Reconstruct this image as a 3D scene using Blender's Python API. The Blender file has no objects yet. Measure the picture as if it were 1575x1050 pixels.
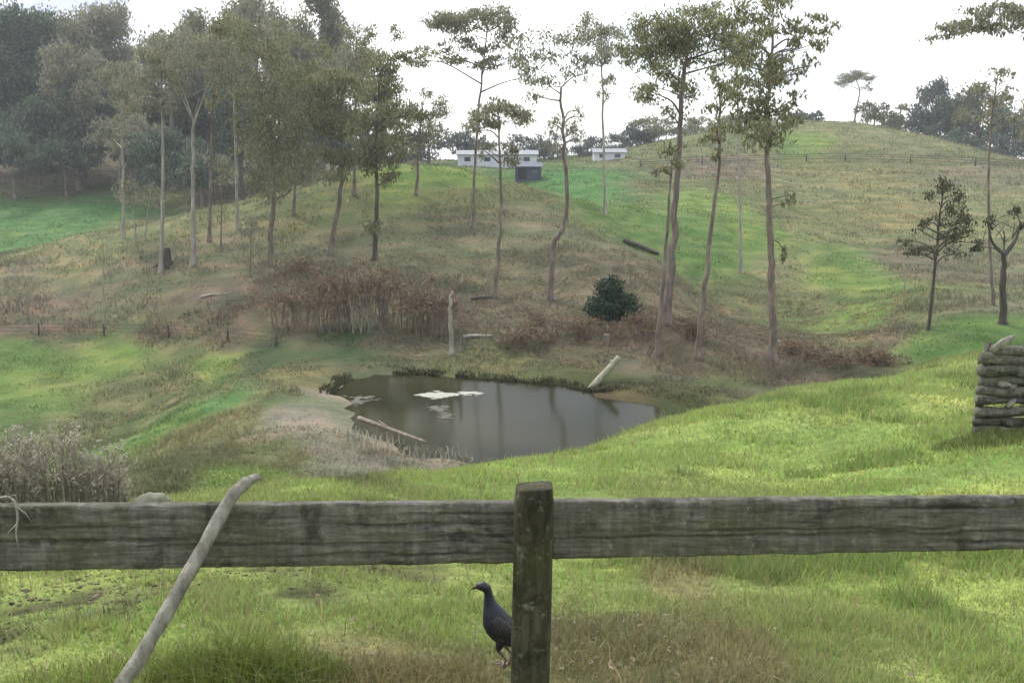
import bpy, bmesh, math, random
import numpy as np
from mathutils import Vector, noise as mnoise

random.seed(7)
rng = np.random.default_rng(11)
scene = bpy.context.scene
col = scene.collection

# ------------------------------------------------------------------ camera
CAM = np.array([0.0, 0.0, 2.3])
PITCH = math.radians(10.2)
LENS = 35.0
cam_data = bpy.data.cameras.new('camera')
cam_data.lens = LENS
cam_data.sensor_width = 36.0
cam_data.clip_start = 0.05
cam_data.clip_end = 12000.0
cam = bpy.data.objects.new('camera', cam_data)
cam.location = CAM
cam.rotation_euler = (math.pi / 2 - PITCH, 0, 0)
col.objects.link(cam)
scene.camera = cam

# ------------------------------------------------------------------ world, sun, exposure
SUN_EL, SUN_AZ = math.radians(52), math.radians(-35)      # azimuth from +Y (ahead), negative = left
world = bpy.data.worlds.new('World')
scene.world = world
world.use_nodes = True
wn, wl = world.node_tree.nodes, world.node_tree.links
wn.clear()
w_out = wn.new('ShaderNodeOutputWorld')
w_bg = wn.new('ShaderNodeBackground')
w_bg.inputs['Strength'].default_value = 0.12
w_sky = wn.new('ShaderNodeTexSky')
w_sky.sky_type = 'NISHITA'
w_sky.sun_disc = False
w_sky.sun_elevation = SUN_EL
w_sky.sun_rotation = SUN_AZ
w_sky.dust_density = 2.0
w_tc = wn.new('ShaderNodeTexCoord')
w_map = wn.new('ShaderNodeMapping')
w_map.inputs['Scale'].default_value = (1.0, 1.0, 2.6)
w_no = wn.new('ShaderNodeTexNoise')
w_no.inputs['Scale'].default_value = 2.1
w_no.inputs['Detail'].default_value = 4.0
w_no.inputs['Roughness'].default_value = 0.55
w_ramp = wn.new('ShaderNodeValToRGB')
w_ramp.color_ramp.elements[0].position = 0.33
w_ramp.color_ramp.elements[0].color = (0.15, 0.15, 0.15, 1)
w_ramp.color_ramp.elements[1].position = 0.52
w_ramp.color_ramp.elements[1].color = (1, 1, 1, 1)
w_no2 = wn.new('ShaderNodeTexNoise')
w_no2.inputs['Scale'].default_value = 3.7
w_no2.inputs['Detail'].default_value = 3.0
w_cloud = wn.new('ShaderNodeMixRGB')
w_cloud.inputs[1].default_value = (2.5, 2.75, 3.25, 1)
w_cloud.inputs[2].default_value = (7.2, 7.1, 6.9, 1)
w_mix = wn.new('ShaderNodeMixRGB')
wl.new(w_tc.outputs['Generated'], w_map.inputs['Vector'])
wl.new(w_map.outputs['Vector'], w_no.inputs['Vector'])
wl.new(w_map.outputs['Vector'], w_no2.inputs['Vector'])
wl.new(w_no.outputs['Fac'], w_ramp.inputs['Fac'])
wl.new(w_ramp.outputs['Color'], w_mix.inputs['Fac'])
w_r2 = wn.new('ShaderNodeValToRGB'); w_r2.color_ramp.elements[0].position = 0.40; w_r2.color_ramp.elements[1].position = 0.66
wl.new(w_no2.outputs['Fac'], w_r2.inputs['Fac']); wl.new(w_r2.outputs['Color'], w_cloud.inputs['Fac'])
wl.new(w_sky.outputs['Color'], w_mix.inputs[1])
wl.new(w_cloud.outputs['Color'], w_mix.inputs[2])
wl.new(w_mix.outputs['Color'], w_bg.inputs['Color'])
wl.new(w_bg.outputs['Background'], w_out.inputs['Surface'])

sun_data = bpy.data.lights.new('sun', 'SUN')
sun_data.energy = 1.4
sun_data.angle = math.radians(14)
sun_data.color = (1.0, 0.96, 0.88)
sun = bpy.data.objects.new('sun', sun_data)
sdir = Vector((math.sin(SUN_AZ) * math.cos(SUN_EL), math.cos(SUN_AZ) * math.cos(SUN_EL), math.sin(SUN_EL)))
sun.rotation_euler = sdir.to_track_quat('Z', 'Y').to_euler()
sun.location = (0, 0, 60)
col.objects.link(sun)

vs = scene.view_settings
vs.view_transform = 'Standard'
vs.look = 'None'
vs.exposure = 1.55
vs.gamma = 1.0
vs.use_curve_mapping = False
scene.cycles.max_bounces = 4
scene.cycles.diffuse_bounces = 2
scene.cycles.glossy_bounces = 2
scene.cycles.transmission_bounces = 3
scene.cycles.transparent_max_bounces = 4
scene.cycles.use_denoising = True
scene.cycles.use_adaptive_sampling = True
scene.cycles.adaptive_threshold = 0.03

# ------------------------------------------------------------------ helpers
FPX = 1575.0 * LENS / 36.0
CP, SP = math.cos(PITCH), math.sin(PITCH)


def ray(px, py):
    a, t = (px - 787.5) / FPX, (525.0 - py) / FPX
    d = np.array([a, CP + t * SP, -SP + t * CP])
    return d / d[1]                     # forward component 1


def at(px, py, Y):
    return CAM + ray(px, py) * Y


def atz(px, py, z):
    d = ray(px, py)
    return CAM + d * ((z - CAM[2]) / d[2])


def sstep(a, b, x):
    t = np.clip((x - a) / (b - a), 0, 1)
    return t * t * (3 - 2 * t)


def tag(o, label=None, cat=None, group=None, kind=None):
    if label: o['label'] = label
    if cat: o['category'] = cat
    if group: o['group'] = group
    if kind: o['kind'] = kind
    return o


def empty(name, loc, label=None, cat=None, group=None):
    o = bpy.data.objects.new(name, None)
    o.location = Vector(loc)
    o.empty_display_size = 0.2
    col.objects.link(o)
    return tag(o, label, cat, group)


def fast_mesh(name, V, F, smooth=False):
    """V (n,3), F (m,k) arrays, all faces of k corners."""
    V = np.asarray(V, dtype=np.float32); F = np.asarray(F, dtype=np.int32)
    me = bpy.data.meshes.new(name)
    m, k = F.shape
    me.vertices.add(len(V)); me.vertices.foreach_set('co', V.ravel())
    me.loops.add(m * k); me.loops.foreach_set('vertex_index', F.ravel())
    me.polygons.add(m)
    me.polygons.foreach_set('loop_start', np.arange(0, m * k, k, dtype=np.int32))
    me.polygons.foreach_set('loop_total', np.full(m, k, dtype=np.int32))
    if smooth:
        me.polygons.foreach_set('use_smooth', np.ones(m, dtype=bool))
    me.update(calc_edges=True)
    me.validate()
    return me


def link(name, me, mat, parent=None, loc=None):
    o = bpy.data.objects.new(name, me)
    col.objects.link(o)
    if mat is not None and len(me.materials) == 0:
        me.materials.append(mat)
    if parent is not None:
        o.parent = parent
    if loc is not None:
        o.location = Vector(loc)
    return o


class MB:
    """collects polygons of one part"""
    def __init__(self):
        self.v, self.f = [], []

    def tube(self, pts, radii, n=7, cap=True, wob=0.0, flat=1.0):
        pts = [Vector(p) for p in pts]
        base = len(self.v)
        ref = Vector((0.31, 0.83, 0.46))
        for i, p in enumerate(pts):
            a = pts[max(i - 1, 0)]; b = pts[min(i + 1, len(pts) - 1)]
            t = (b - a).normalized()
            u = t.cross(ref)
            if u.length < 1e-3: u = t.cross(Vector((1, 0, 0)))
            u.normalize(); w = t.cross(u)
            for k in range(n):
                an = 2 * math.pi * k / n
                r = radii[i] * (1 + (random.uniform(-wob, wob) if wob else 0))
                self.v.append(p + u * (math.cos(an) * r) + w * (math.sin(an) * r * flat))
        for i in range(len(pts) - 1):
            for k in range(n):
                a = base + i * n + k; b = base + i * n + (k + 1) % n
                self.f.append((a, b, b + n, a + n))
        if cap:
            self.f.append(tuple(base + k for k in reversed(range(n))))
            e = base + (len(pts) - 1) * n
            self.f.append(tuple(e + k for k in range(n)))

    def box(self, c, s, rz=0.0):
        b = len(self.v); cx, cy, cz = c; sx, sy, sz = [q / 2 for q in s]
        co, si = math.cos(rz), math.sin(rz)
        for dz in (-sz, sz):
            for dx, dy in ((-sx, -sy), (sx, -sy), (sx, sy), (-sx, sy)):
                self.v.append(Vector((cx + dx * co - dy * si, cy + dx * si + dy * co, cz + dz)))
        for q in ((3, 2, 1, 0), (4, 5, 6, 7), (0, 1, 5, 4), (1, 2, 6, 5), (2, 3, 7, 6), (3, 0, 4, 7)):
            self.f.append(tuple(b + i for i in q))

    def poly(self, pts):
        b = len(self.v)
        self.v += [Vector(p) for p in pts]
        self.f.append(tuple(range(b, b + len(pts))))

    def build(self, name, mat, parent=None, loc=None, smooth=True):
        me = bpy.data.meshes.new(name)
        me.from_pydata([tuple(p) for p in self.v], [], self.f)
        if smooth:
            for p in me.polygons: p.use_smooth = True
        me.update()
        return link(name, me, mat, parent, loc)


def smooth_path(pts, n):
    """Catmull-Rom through the points"""
    P = [np.array(p, float) for p in pts]
    P = [2 * P[0] - P[1]] + P + [2 * P[-1] - P[-2]]
    out = []
    seg = len(P) - 3
    for j in range(n):
        u = j / (n - 1) * seg
        i = min(int(u), seg - 1); t = u - i
        a, b, c, d = P[i:i + 4]
        out.append(0.5 * ((2 * b) + (c - a) * t + (2 * a - 5 * b + 4 * c - d) * t * t + (3 * b - a - 3 * c + d) * t ** 3))
    return out


# ------------------------------------------------------------------ materials
def new_mat(name):
    m = bpy.data.materials.new(name)
    m.use_nodes = True
    m.node_tree.nodes.clear()
    return m, m.node_tree.nodes, m.node_tree.links


def nd(N, t, **kw):
    n = N.new(t)
    for k, v in kw.items():
        if hasattr(n, k) and k not in n.inputs:
            setattr(n, k, v)
        else:
            n.inputs[k].default_value = v
    return n


def ramp(N, stops):
    r = N.new('ShaderNodeValToRGB')
    e = r.color_ramp.elements
    while len(e) < len(stops): e.new(0.5)
    for i, (p, c) in enumerate(stops):
        e[i].position = p
        e[i].color = (*c, 1) if len(c) == 3 else c
    return r


def leaf_mat(name, c1, c2, trans=0.35, rough=0.6):
    m, N, L = new_mat(name)
    out = N.new('ShaderNodeOutputMaterial')
    geo = N.new('ShaderNodeNewGeometry')
    r = ramp(N, [(0.0, c1), (1.0, c2)])
    L.new(geo.outputs['Random Per Island'], r.inputs['Fac'])
    p = nd(N, 'ShaderNodeBsdfPrincipled', Roughness=rough)
    p.inputs['Specular IOR Level'].default_value = 0.25
    t = N.new('ShaderNodeBsdfTranslucent')
    mx = N.new('ShaderNodeMixShader'); mx.inputs[0].default_value = trans
    L.new(r.outputs['Color'], p.inputs['Base Color'])
    L.new(r.outputs['Color'], t.inputs['Color'])
    L.new(p.outputs[0], mx.inputs[1]); L.new(t.outputs[0], mx.inputs[2])
    L.new(mx.outputs[0], out.inputs['Surface'])
    return m


def bark_mat(name, c1, c2, c3, scale=3.0, bump=0.4):
    m, N, L = new_mat(name)
    out = N.new('ShaderNodeOutputMaterial')
    tc = N.new('ShaderNodeTexCoord')
    mp = N.new('ShaderNodeMapping'); mp.inputs['Scale'].default_value = (scale, scale, scale * 0.28)
    no = nd(N, 'ShaderNodeTexNoise', Scale=1.6, Detail=8.0, Roughness=0.65)
    r = ramp(N, [(0.3, c1), (0.52, c2), (0.72, c3)])
    p = nd(N, 'ShaderNodeBsdfPrincipled', Roughness=0.85)
    b = nd(N, 'ShaderNodeBump', Strength=bump, Distance=0.05)
    L.new(tc.outputs['Object'], mp.inputs['Vector']); L.new(mp.outputs[0], no.inputs['Vector'])
    L.new(no.outputs['Fac'], r.inputs['Fac']); L.new(r.outputs['Color'], p.inputs['Base Color'])
    L.new(no.outputs['Fac'], b.inputs['Height']); L.new(b.outputs[0], p.inputs['Normal'])
    L.new(p.outputs[0], out.inputs['Surface'])
    return m


def plain_mat(name, c, rough=0.7, var=0.25, scale=6.0):
    m, N, L = new_mat(name)
    out = N.new('ShaderNodeOutputMaterial')
    tc = N.new('ShaderNodeTexCoord')
    no = nd(N, 'ShaderNodeTexNoise', Scale=scale, Detail=6.0)
    r = ramp(N, [(0.25, tuple(x * (1 - var) for x in c)), (0.75, tuple(min(1, x * (1 + var)) for x in c))])
    p = nd(N, 'ShaderNodeBsdfPrincipled', Roughness=rough)
    L.new(tc.outputs['Object'], no.inputs['Vector']); L.new(no.outputs['Fac'], r.inputs['Fac'])
    L.new(r.outputs['Color'], p.inputs['Base Color']); L.new(p.outputs[0], out.inputs['Surface'])
    return m


def ground_mat():
    m, N, L = new_mat('ground_turf')
    out = N.new('ShaderNodeOutputMaterial')
    tc = N.new('ShaderNodeTexCoord')
    at_ = N.new('ShaderNodeAttribute'); at_.attribute_name = 'Col'
    n1 = nd(N, 'ShaderNodeTexNoise', Scale=0.55, Detail=9.0, Roughness=0.62)
    n2 = nd(N, 'ShaderNodeTexNoise', Scale=9.0, Detail=8.0, Roughness=0.7)
    mp = N.new('ShaderNodeMapping'); mp.inputs['Scale'].default_value = (0.06, 0.42, 0.5)
    n3 = nd(N, 'ShaderNodeTexNoise', Scale=1.0, Detail=5.0, Roughness=0.6)
    L.new(tc.outputs['Object'], n1.inputs['Vector']); L.new(tc.outputs['Object'], n2.inputs['Vector'])
    L.new(tc.outputs['Object'], mp.inputs['Vector']); L.new(mp.outputs[0], n3.inputs['Vector'])
    r1 = ramp(N, [(0.28, (0.62, 0.66, 0.66)), (0.5, (1, 1, 1)), (0.74, (1.24, 1.18, 1.12))])
    r2 = ramp(N, [(0.3, (0.6, 0.62, 0.66)), (0.5, (1, 1, 1)), (0.72, (1.4, 1.34, 1.2))])
    r3 = ramp(N, [(0.36, (0.80, 0.95, 0.80)), (0.64, (1.2, 1.06, 1.12))])
    for n, r in ((n1, r1), (n2, r2), (n3, r3)): L.new(n.outputs['Fac'], r.inputs['Fac'])
    m1 = nd(N, 'ShaderNodeMixRGB', blend_type='MULTIPLY'); m1.inputs[0].default_value = 1
    m2 = nd(N, 'ShaderNodeMixRGB', blend_type='MULTIPLY'); m2.inputs[0].default_value = 1
    m3 = nd(N, 'ShaderNodeMixRGB', blend_type='MULTIPLY'); m3.inputs[0].default_value = 1
    L.new(at_.outputs['Color'], m1.inputs[1]); L.new(r1.outputs['Color'], m1.inputs[2])
    L.new(m1.outputs[0], m2.inputs[1]); L.new(r2.outputs['Color'], m2.inputs[2])
    L.new(m2.outputs[0], m3.inputs[1]); L.new(r3.outputs['Color'], m3.inputs[2])
    # narrow stock tracks that follow the contours
    sx = N.new('ShaderNodeSeparateXYZ'); L.new(tc.outputs['Object'], sx.inputs[0])
    nt = nd(N, 'ShaderNodeTexNoise', Scale=0.12, Detail=4.0); L.new(tc.outputs['Object'], nt.inputs['Vector'])
    t1 = nd(N, 'ShaderNodeMath', operation='MULTIPLY_ADD'); t1.inputs[1].default_value = 3.4
    L.new(nt.outputs['Fac'], t1.inputs[0]); L.new(sx.outputs['Z'], t1.inputs[2])
    t2 = nd(N, 'ShaderNodeMath', operation='MULTIPLY'); t2.inputs[1].default_value = 7.5; L.new(t1.outputs[0], t2.inputs[0])
    t3 = nd(N, 'ShaderNodeMath', operation='SINE'); L.new(t2.outputs[0], t3.inputs[0])
    rt = ramp(N, [(0.0, (0.80, 0.90, 0.80)), (0.62, (1, 1, 1)), (0.92, (1.30, 1.18, 1.12))])
    t4 = nd(N, 'ShaderNodeMath', operation='MULTIPLY_ADD'); t4.inputs[1].default_value = 0.5; t4.inputs[2].default_value = 0.5
    L.new(t3.outputs[0], t4.inputs[0]); L.new(t4.outputs[0], rt.inputs['Fac'])
    m4 = nd(N, 'ShaderNodeMixRGB', blend_type='MULTIPLY'); m4.inputs[0].default_value = 0.75
    L.new(m3.outputs[0], m4.inputs[1]); L.new(rt.outputs['Color'], m4.inputs[2]); m3 = m4
    p = nd(N, 'ShaderNodeBsdfPrincipled', Roughness=0.95)
    p.inputs['Specular IOR Level'].default_value = 0.1
    b = nd(N, 'ShaderNodeBump', Strength=0.8, Distance=0.06)
    L.new(n2.outputs['Fac'], b.inputs['Height'])
    b2 = nd(N, 'ShaderNodeBump', Strength=0.7, Distance=0.5)
    L.new(n1.outputs['Fac'], b2.inputs['Height']); L.new(b.outputs[0], b2.inputs['Normal'])
    L.new(b2.outputs[0], p.inputs['Normal'])
    L.new(m3.outputs[0], p.inputs['Base Color']); L.new(p.outputs[0], out.inputs['Surface'])
    return m


def blade_mat():
    m, N, L = new_mat('grass_blades')
    out = N.new('ShaderNodeOutputMaterial')
    a = N.new('ShaderNodeAttribute'); a.attribute_name = 'Col'
    p = nd(N, 'ShaderNodeBsdfPrincipled', Roughness=0.6)
    p.inputs['Specular IOR Level'].default_value = 0.2
    t = N.new('ShaderNodeBsdfTranslucent')
    mx = N.new('ShaderNodeMixShader'); mx.inputs[0].default_value = 0.4
    L.new(a.outputs['Color'], p.inputs['Base Color']); L.new(a.outputs['Color'], t.inputs['Color'])
    L.new(p.outputs[0], mx.inputs[1]); L.new(t.outputs[0], mx.inputs[2]); L.new(mx.outputs[0], out.inputs['Surface'])
    return m


def water_mat():
    m, N, L = new_mat('pond_water')
    out = N.new('ShaderNodeOutputMaterial')
    tc = N.new('ShaderNodeTexCoord')
    mp = N.new('ShaderNodeMapping'); mp.inputs['Scale'].default_value = (1.0, 0.5, 1.0)
    n = nd(N, 'ShaderNodeTexNoise', Scale=2.2, Detail=3.0)
    n2 = nd(N, 'ShaderNodeTexNoise', Scale=0.25, Detail=3.0)
    r = ramp(N, [(0.35, (0.018, 0.020, 0.009)), (0.65, (0.034, 0.033, 0.016))])
    p = nd(N, 'ShaderNodeBsdfPrincipled', Roughness=0.12, IOR=1.33)
    p.inputs['Specular IOR Level'].default_value = 0.05
    b = nd(N, 'ShaderNodeBump', Strength=0.06, Distance=0.04)
    L.new(tc.outputs['Object'], mp.inputs['Vector']); L.new(mp.outputs[0], n.inputs['Vector'])
    L.new(tc.outputs['Object'], n2.inputs['Vector']); L.new(n2.outputs['Fac'], r.inputs['Fac'])
    L.new(r.outputs['Color'], p.inputs['Base Color'])
    L.new(n.outputs['Fac'], b.inputs['Height']); L.new(b.outputs[0], p.inputs['Normal'])
    L.new(p.outputs[0], out.inputs['Surface'])
    return m


def rail_mat(name, grain_axis, dark, mid, pale, moss, streak=1.0):
    """weathered timber; grain runs along grain_axis of the object"""
    m, N, L = new_mat(name)
    out = N.new('ShaderNodeOutputMaterial')
    tc = N.new('ShaderNodeTexCoord')
    sc = [16.0, 16.0, 16.0]; sc[grain_axis] = 1.6
    mp = N.new('ShaderNodeMapping'); mp.inputs['Scale'].default_value = sc
    g = nd(N, 'ShaderNodeTexNoise', Scale=3.4, Detail=10.0, Roughness=0.75)
    sv = [24.0, 24.0, 24.0]; sv[2] = 3.4
    mp2 = N.new('ShaderNodeMapping'); mp2.inputs['Scale'].default_value = sv
    v = nd(N, 'ShaderNodeTexNoise', Scale=1.7, Detail=6.0, Roughness=0.6)
    big = nd(N, 'ShaderNodeTexNoise', Scale=3.2, Detail=7.0, Roughness=0.65)
    spot = nd(N, 'ShaderNodeTexNoise', Scale=26.0, Detail=5.0, Roughness=0.7)
    L.new(tc.outputs['Object'], mp.inputs['Vector']); L.new(mp.outputs[0], g.inputs['Vector'])
    L.new(tc.outputs['Object'], mp2.inputs['Vector']); L.new(mp2.outputs[0], v.inputs['Vector'])
    L.new(tc.outputs['Object'], big.inputs['Vector']); L.new(tc.outputs['Object'], spot.inputs['Vector'])
    rg = ramp(N, [(0.30, dark), (0.5, mid), (0.72, pale)])
    L.new(g.outputs['Fac'], rg.inputs['Fac'])
    rv = ramp(N, [(0.30, (0.26, 0.26, 0.26)), (0.5, (0.95, 0.95, 0.92)), (0.70, (1.8, 1.76, 1.66))])
    L.new(v.outputs['Fac'], rv.inputs['Fac'])
    mu = nd(N, 'ShaderNodeMixRGB', blend_type='MULTIPLY'); mu.inputs[0].default_value = streak
    L.new(rg.outputs['Color'], mu.inputs[1]); L.new(rv.outputs['Color'], mu.inputs[2])
    rm = ramp(N, [(0.45, (0, 0, 0)), (0.66, (0.7, 0.7, 0.7))])
    L.new(big.outputs['Fac'], rm.inputs['Fac'])
    mo = N.new('ShaderNodeMixRGB'); mo.inputs[2].default_value = (*moss, 1)
    L.new(rm.outputs['Color'], mo.inputs[0]); L.new(mu.outputs[0], mo.inputs[1])
    blk = nd(N, 'ShaderNodeTexNoise', Scale=5.5, Detail=9.0, Roughness=0.75, Distortion=0.6)
    L.new(tc.outputs['Object'], blk.inputs['Vector'])
    rb_ = ramp(N, [(0.50, (1, 1, 1)), (0.62, (0.30, 0.30, 0.31))]); L.new(blk.outputs['Fac'], rb_.inputs['Fac'])
    mk = nd(N, 'ShaderNodeMixRGB', blend_type='MULTIPLY'); mk.inputs[0].default_value = 0.85
    L.new(mo.outputs[0], mk.inputs[1]); L.new(rb_.outputs['Color'], mk.inputs[2]); mo = mk
    rs = ramp(N, [(0.57, (0, 0, 0)), (0.72, (0.55, 0.55, 0.55))])
    L.new(spot.outputs['Fac'], rs.inputs['Fac'])
    li = N.new('ShaderNodeMixRGB'); li.inputs[2].default_value = (0.27, 0.27, 0.22, 1)
    L.new(rs.outputs['Color'], li.inputs[0]); L.new(mo.outputs[0], li.inputs[1])
    p = nd(N, 'ShaderNodeBsdfPrincipled', Roughness=0.9)
    p.inputs['Specular IOR Level'].default_value = 0.2
    L.new(li.outputs[0], p.inputs['Base Color'])
    b = nd(N, 'ShaderNodeBump', Strength=0.7, Distance=0.012)
    ad = nd(N, 'ShaderNodeMath', operation='ADD')
    L.new(g.outputs['Fac'], ad.inputs[0]); L.new(v.outputs['Fac'], ad.inputs[1])
    L.new(ad.outputs[0], b.inputs['Height']); L.new(b.outputs[0], p.inputs['Normal'])
    L.new(p.outputs[0], out.inputs['Surface'])
    return m


M = {}
M['ground'] = ground_mat()
M['blade'] = blade_mat()
M['water'] = water_mat()
M['gum'] = leaf_mat('gum_leaves', (0.094, 0.103, 0.050), (0.296, 0.293, 0.152), 0.42)
M['gum_grey'] = leaf_mat('grey_gum_leaves', (0.124, 0.127, 0.082), (0.307, 0.300, 0.196), 0.42)
M['gum_brown'] = leaf_mat('russet_leaves', (0.10, 0.065, 0.035), (0.16, 0.12, 0.07), 0.3)
M['forest'] = leaf_mat('forest_leaves', (0.041, 0.066, 0.044), (0.144, 0.186, 0.117), 0.32)
M['forest_olive'] = leaf_mat('olive_forest_leaves', (0.093, 0.105, 0.051), (0.269, 0.263, 0.144), 0.38)
M['far'] = leaf_mat('far_tree_leaves', (0.058, 0.078, 0.072), (0.130, 0.150, 0.124), 0.25)
M['shrub'] = leaf_mat('dark_shrub_leaves', (0.014, 0.034, 0.014), (0.045, 0.085, 0.035), 0.2)
M['small'] = leaf_mat('small_tree_leaves', (0.033, 0.040, 0.015), (0.094, 0.094, 0.044), 0.25)
M['dead'] = leaf_mat('dead_fronds', (0.112, 0.078, 0.048), (0.265, 0.200, 0.125), 0.25)
M['drytwig'] = leaf_mat('dry_seed_stalks', (0.19, 0.165, 0.125), (0.46, 0.42, 0.335), 0.3)
M['bark'] = bark_mat('gum_bark', (0.074, 0.061, 0.046), (0.176, 0.142, 0.105), (0.324, 0.277, 0.216))
M['bark_red'] = bark_mat('reddish_bark', (0.080, 0.062, 0.050), (0.175, 0.138, 0.110), (0.30, 0.255, 0.21))
M['bark_pale'] = bark_mat('pale_bark', (0.161, 0.144, 0.115), (0.287, 0.270, 0.218), (0.437, 0.414, 0.345))
M['bark_dark'] = bark_mat('dark_bark', (0.03, 0.026, 0.02), (0.065, 0.056, 0.042), (0.11, 0.095, 0.07))
M['deadwood'] = bark_mat('silver_deadwood', (0.11, 0.10, 0.08), (0.27, 0.255, 0.21), (0.44, 0.42, 0.36), 14.0, 0.9)
M['logpale'] = bark_mat('bleached_log', (0.19, 0.185, 0.12), (0.29, 0.28, 0.19), (0.40, 0.39, 0.29), 4.0, 0.4)
M['rail'] = rail_mat('weathered_rail', 0, (0.040, 0.038, 0.032), (0.125, 0.118, 0.100), (0.26, 0.25, 0.215), (0.072, 0.074, 0.034), 0.38)
M['post'] = rail_mat('mossy_post', 2, (0.026, 0.024, 0.014), (0.055, 0.052, 0.031), (0.10, 0.095, 0.062), (0.045, 0.047, 0.018), 0.5)
M['greylog'] = rail_mat('weathered_grey_log', 0, (0.045, 0.043, 0.033), (0.13, 0.125, 0.10), (0.27, 0.26, 0.21), (0.060, 0.066, 0.030), 0.5)

# ------------------------------------------------------------------ terrain
Kp = []                     # control points (x, y, z)


def cp(px, py, Y): Kp.append(tuple(at(px, py, Y)))
def cw(x, y, z): Kp.append((x, y, z))


# paddock by the fence and its brow
for x in (-6, -2, 2, 6): cw(x, 1.0, 0.62); cw(x, 2.2, 0.30); cw(x, 3.4, 0.02)
for x in (-9, 9): cw(x, 3.4, 0.0 if x < 0 else 0.1)
for a in ((100, 1045, 4.1), (800, 1045, 4.15), (1500, 1045, 4.2), (100, 900, 6.0), (800, 900, 6.2), (1500, 900, 6.6),
          (150, 800, 8.5), (450, 745, 10.0), (730, 712, 13.0), (1000, 653, 18.0), (1200, 608, 24.0), (1430, 562, 30.5),
          (800, 800, 8.6), (1200, 700, 13.2), (1540, 676, 12.0), (1500, 600, 21.0), (1575, 545, 32.0), (1750, 560, 30.0)): cp(*a)
cp(-100, 800, 8.5); cp(40, 770, 11.0); cp(-200, 760, 14.0)
# fall behind the brow (hidden)
cw(-6, 17, -4.6); cw(-1, 20, -4.9); cw(2, 25, -6.0); cw(-12, 20, -6.0); cw(8, 31, -6.6); cw(14, 38, -6.9); cw(24, 40, -6.0)
# dam bank and green hollow on the left
for a in ((250, 722, 25.5), (300, 700, 30.0), (380, 652, 34.0), (450, 602, 38.0), (490, 580, 41.0),
          (235, 640, 42.0), (200, 662, 42.0), (150, 600, 51.0), (100, 545, 59.0), (0, 517, 62.0), (200, 518, 60.0), (420, 532, 51.0),
          (20, 640, 46.0), (330, 580, 47.0), (-200, 560, 56.0), (60, 720, 34.0), (-150, 700, 38.0)): cp(*a)
# knoll
for a in ((0, 400, 80), (100, 370, 83), (300, 325, 85), (450, 285, 87), (600, 252, 86), (700, 258, 87), (760, 275, 88), (850, 292, 88),
          (600, 400, 65), (300, 420, 68), (100, 450, 70), (450, 470, 57), (600, 505, 51), (850, 450, 58), (850, 350, 72), (700, 330, 75), (450, 360, 75),
          (750, 530, 47.5), (900, 530, 47.5), (900, 330, 80), (1000, 395, 68), (-200, 430, 78), (600, 560, 45), (800, 570, 44.5)): cp(*a)
# behind the knoll
cw(-30, 112, -6.5); cw(-60, 108, -9.0); cw(-10, 112, -3.2); cw(5, 108, -3.2)
# right-hand field
for a in ((1000, 500, 50), (1190, 550, 45.5), (1100, 350, 90), (1100, 480, 62), (1300, 400, 85), (1300, 500, 58), (1300, 300, 120), (1540, 497, 50), (1440, 510, 48.5),
          (1450, 450, 62), (1560, 400, 85), (950, 320, 102), (1020, 420, 72), (960, 256, 150), (1300, 247, 150), (1575, 258, 140), (1290, 192, 205), (1100, 202, 205),
          (1450, 217, 190), (1570, 252, 180), (950, 232, 205), (1750, 280, 160), (1750, 480, 60), (1050, 555, 44), (1350, 300, 118), (1200, 260, 140)): cp(*a)
cw(60, 262, 3.0); cw(100, 250, -4); cw(20, 262, 1.0); cw(150, 200, -6)
# left-hand far field and hollow
for a in ((60, 372, 118), (0, 300, 150), (120, 292, 150), (250, 285, 155), (-200, 300, 150), (60, 250, 175), (300, 270, 175)): cp(*a)
cw(-60, 215, 8); cw(-110, 220, 11); cw(-30, 200, 3.0)
# centre background and horizon
cp(800, 276, 130); cp(700, 268, 135); cp(880, 274, 128); cp(620, 262, 130)
for th in range(-60, 61, 20):
    for r, z in ((330, -4), (520, -6), (900, -8), (1600, -9)):
        zz = z
        cw(r * math.sin(math.radians(th)), r * math.cos(math.radians(th)), zz)

Kp = np.array(Kp)


def warp(x, y):
    r = np.sqrt(x * x + y * y) + 0.6
    th = np.clip(np.arctan2(x, y), -1.25, 1.25)
    return np.stack([th * 1.6, np.log(r)], -1)


def _phi(d2):
    return 0.5 * d2 * np.log(d2 + 1e-9)


_W = warp(Kp[:, 0], Kp[:, 1])
_n = len(Kp)
_A = np.zeros((_n + 3, _n + 3))
_A[:_n, :_n] = _phi(((_W[:, None] - _W[None]) ** 2).sum(-1)) + np.eye(_n) * 2e-4
_A[:_n, _n] = 1; _A[:_n, _n + 1:] = _W
_A[_n:, :_n] = _A[:_n, _n:].T
_c = np.linalg.solve(_A, np.concatenate([Kp[:, 2], np.zeros(3)]))

WATER_Z = -7.0
POND_PX = [(510, 603), (513, 640), (540, 668), (590, 688), (640, 703), (720, 714), (800, 722), (900, 712), (1000, 668), (1045, 642), (1010, 626),
           (960, 612), (900, 601), (850, 592), (800, 587), (760, 585), (700, 580), (640, 576), (575, 575), (530, 586)]
POND = np.array([atz(a, b, WATER_Z)[:2] for a, b in POND_PX])


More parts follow.
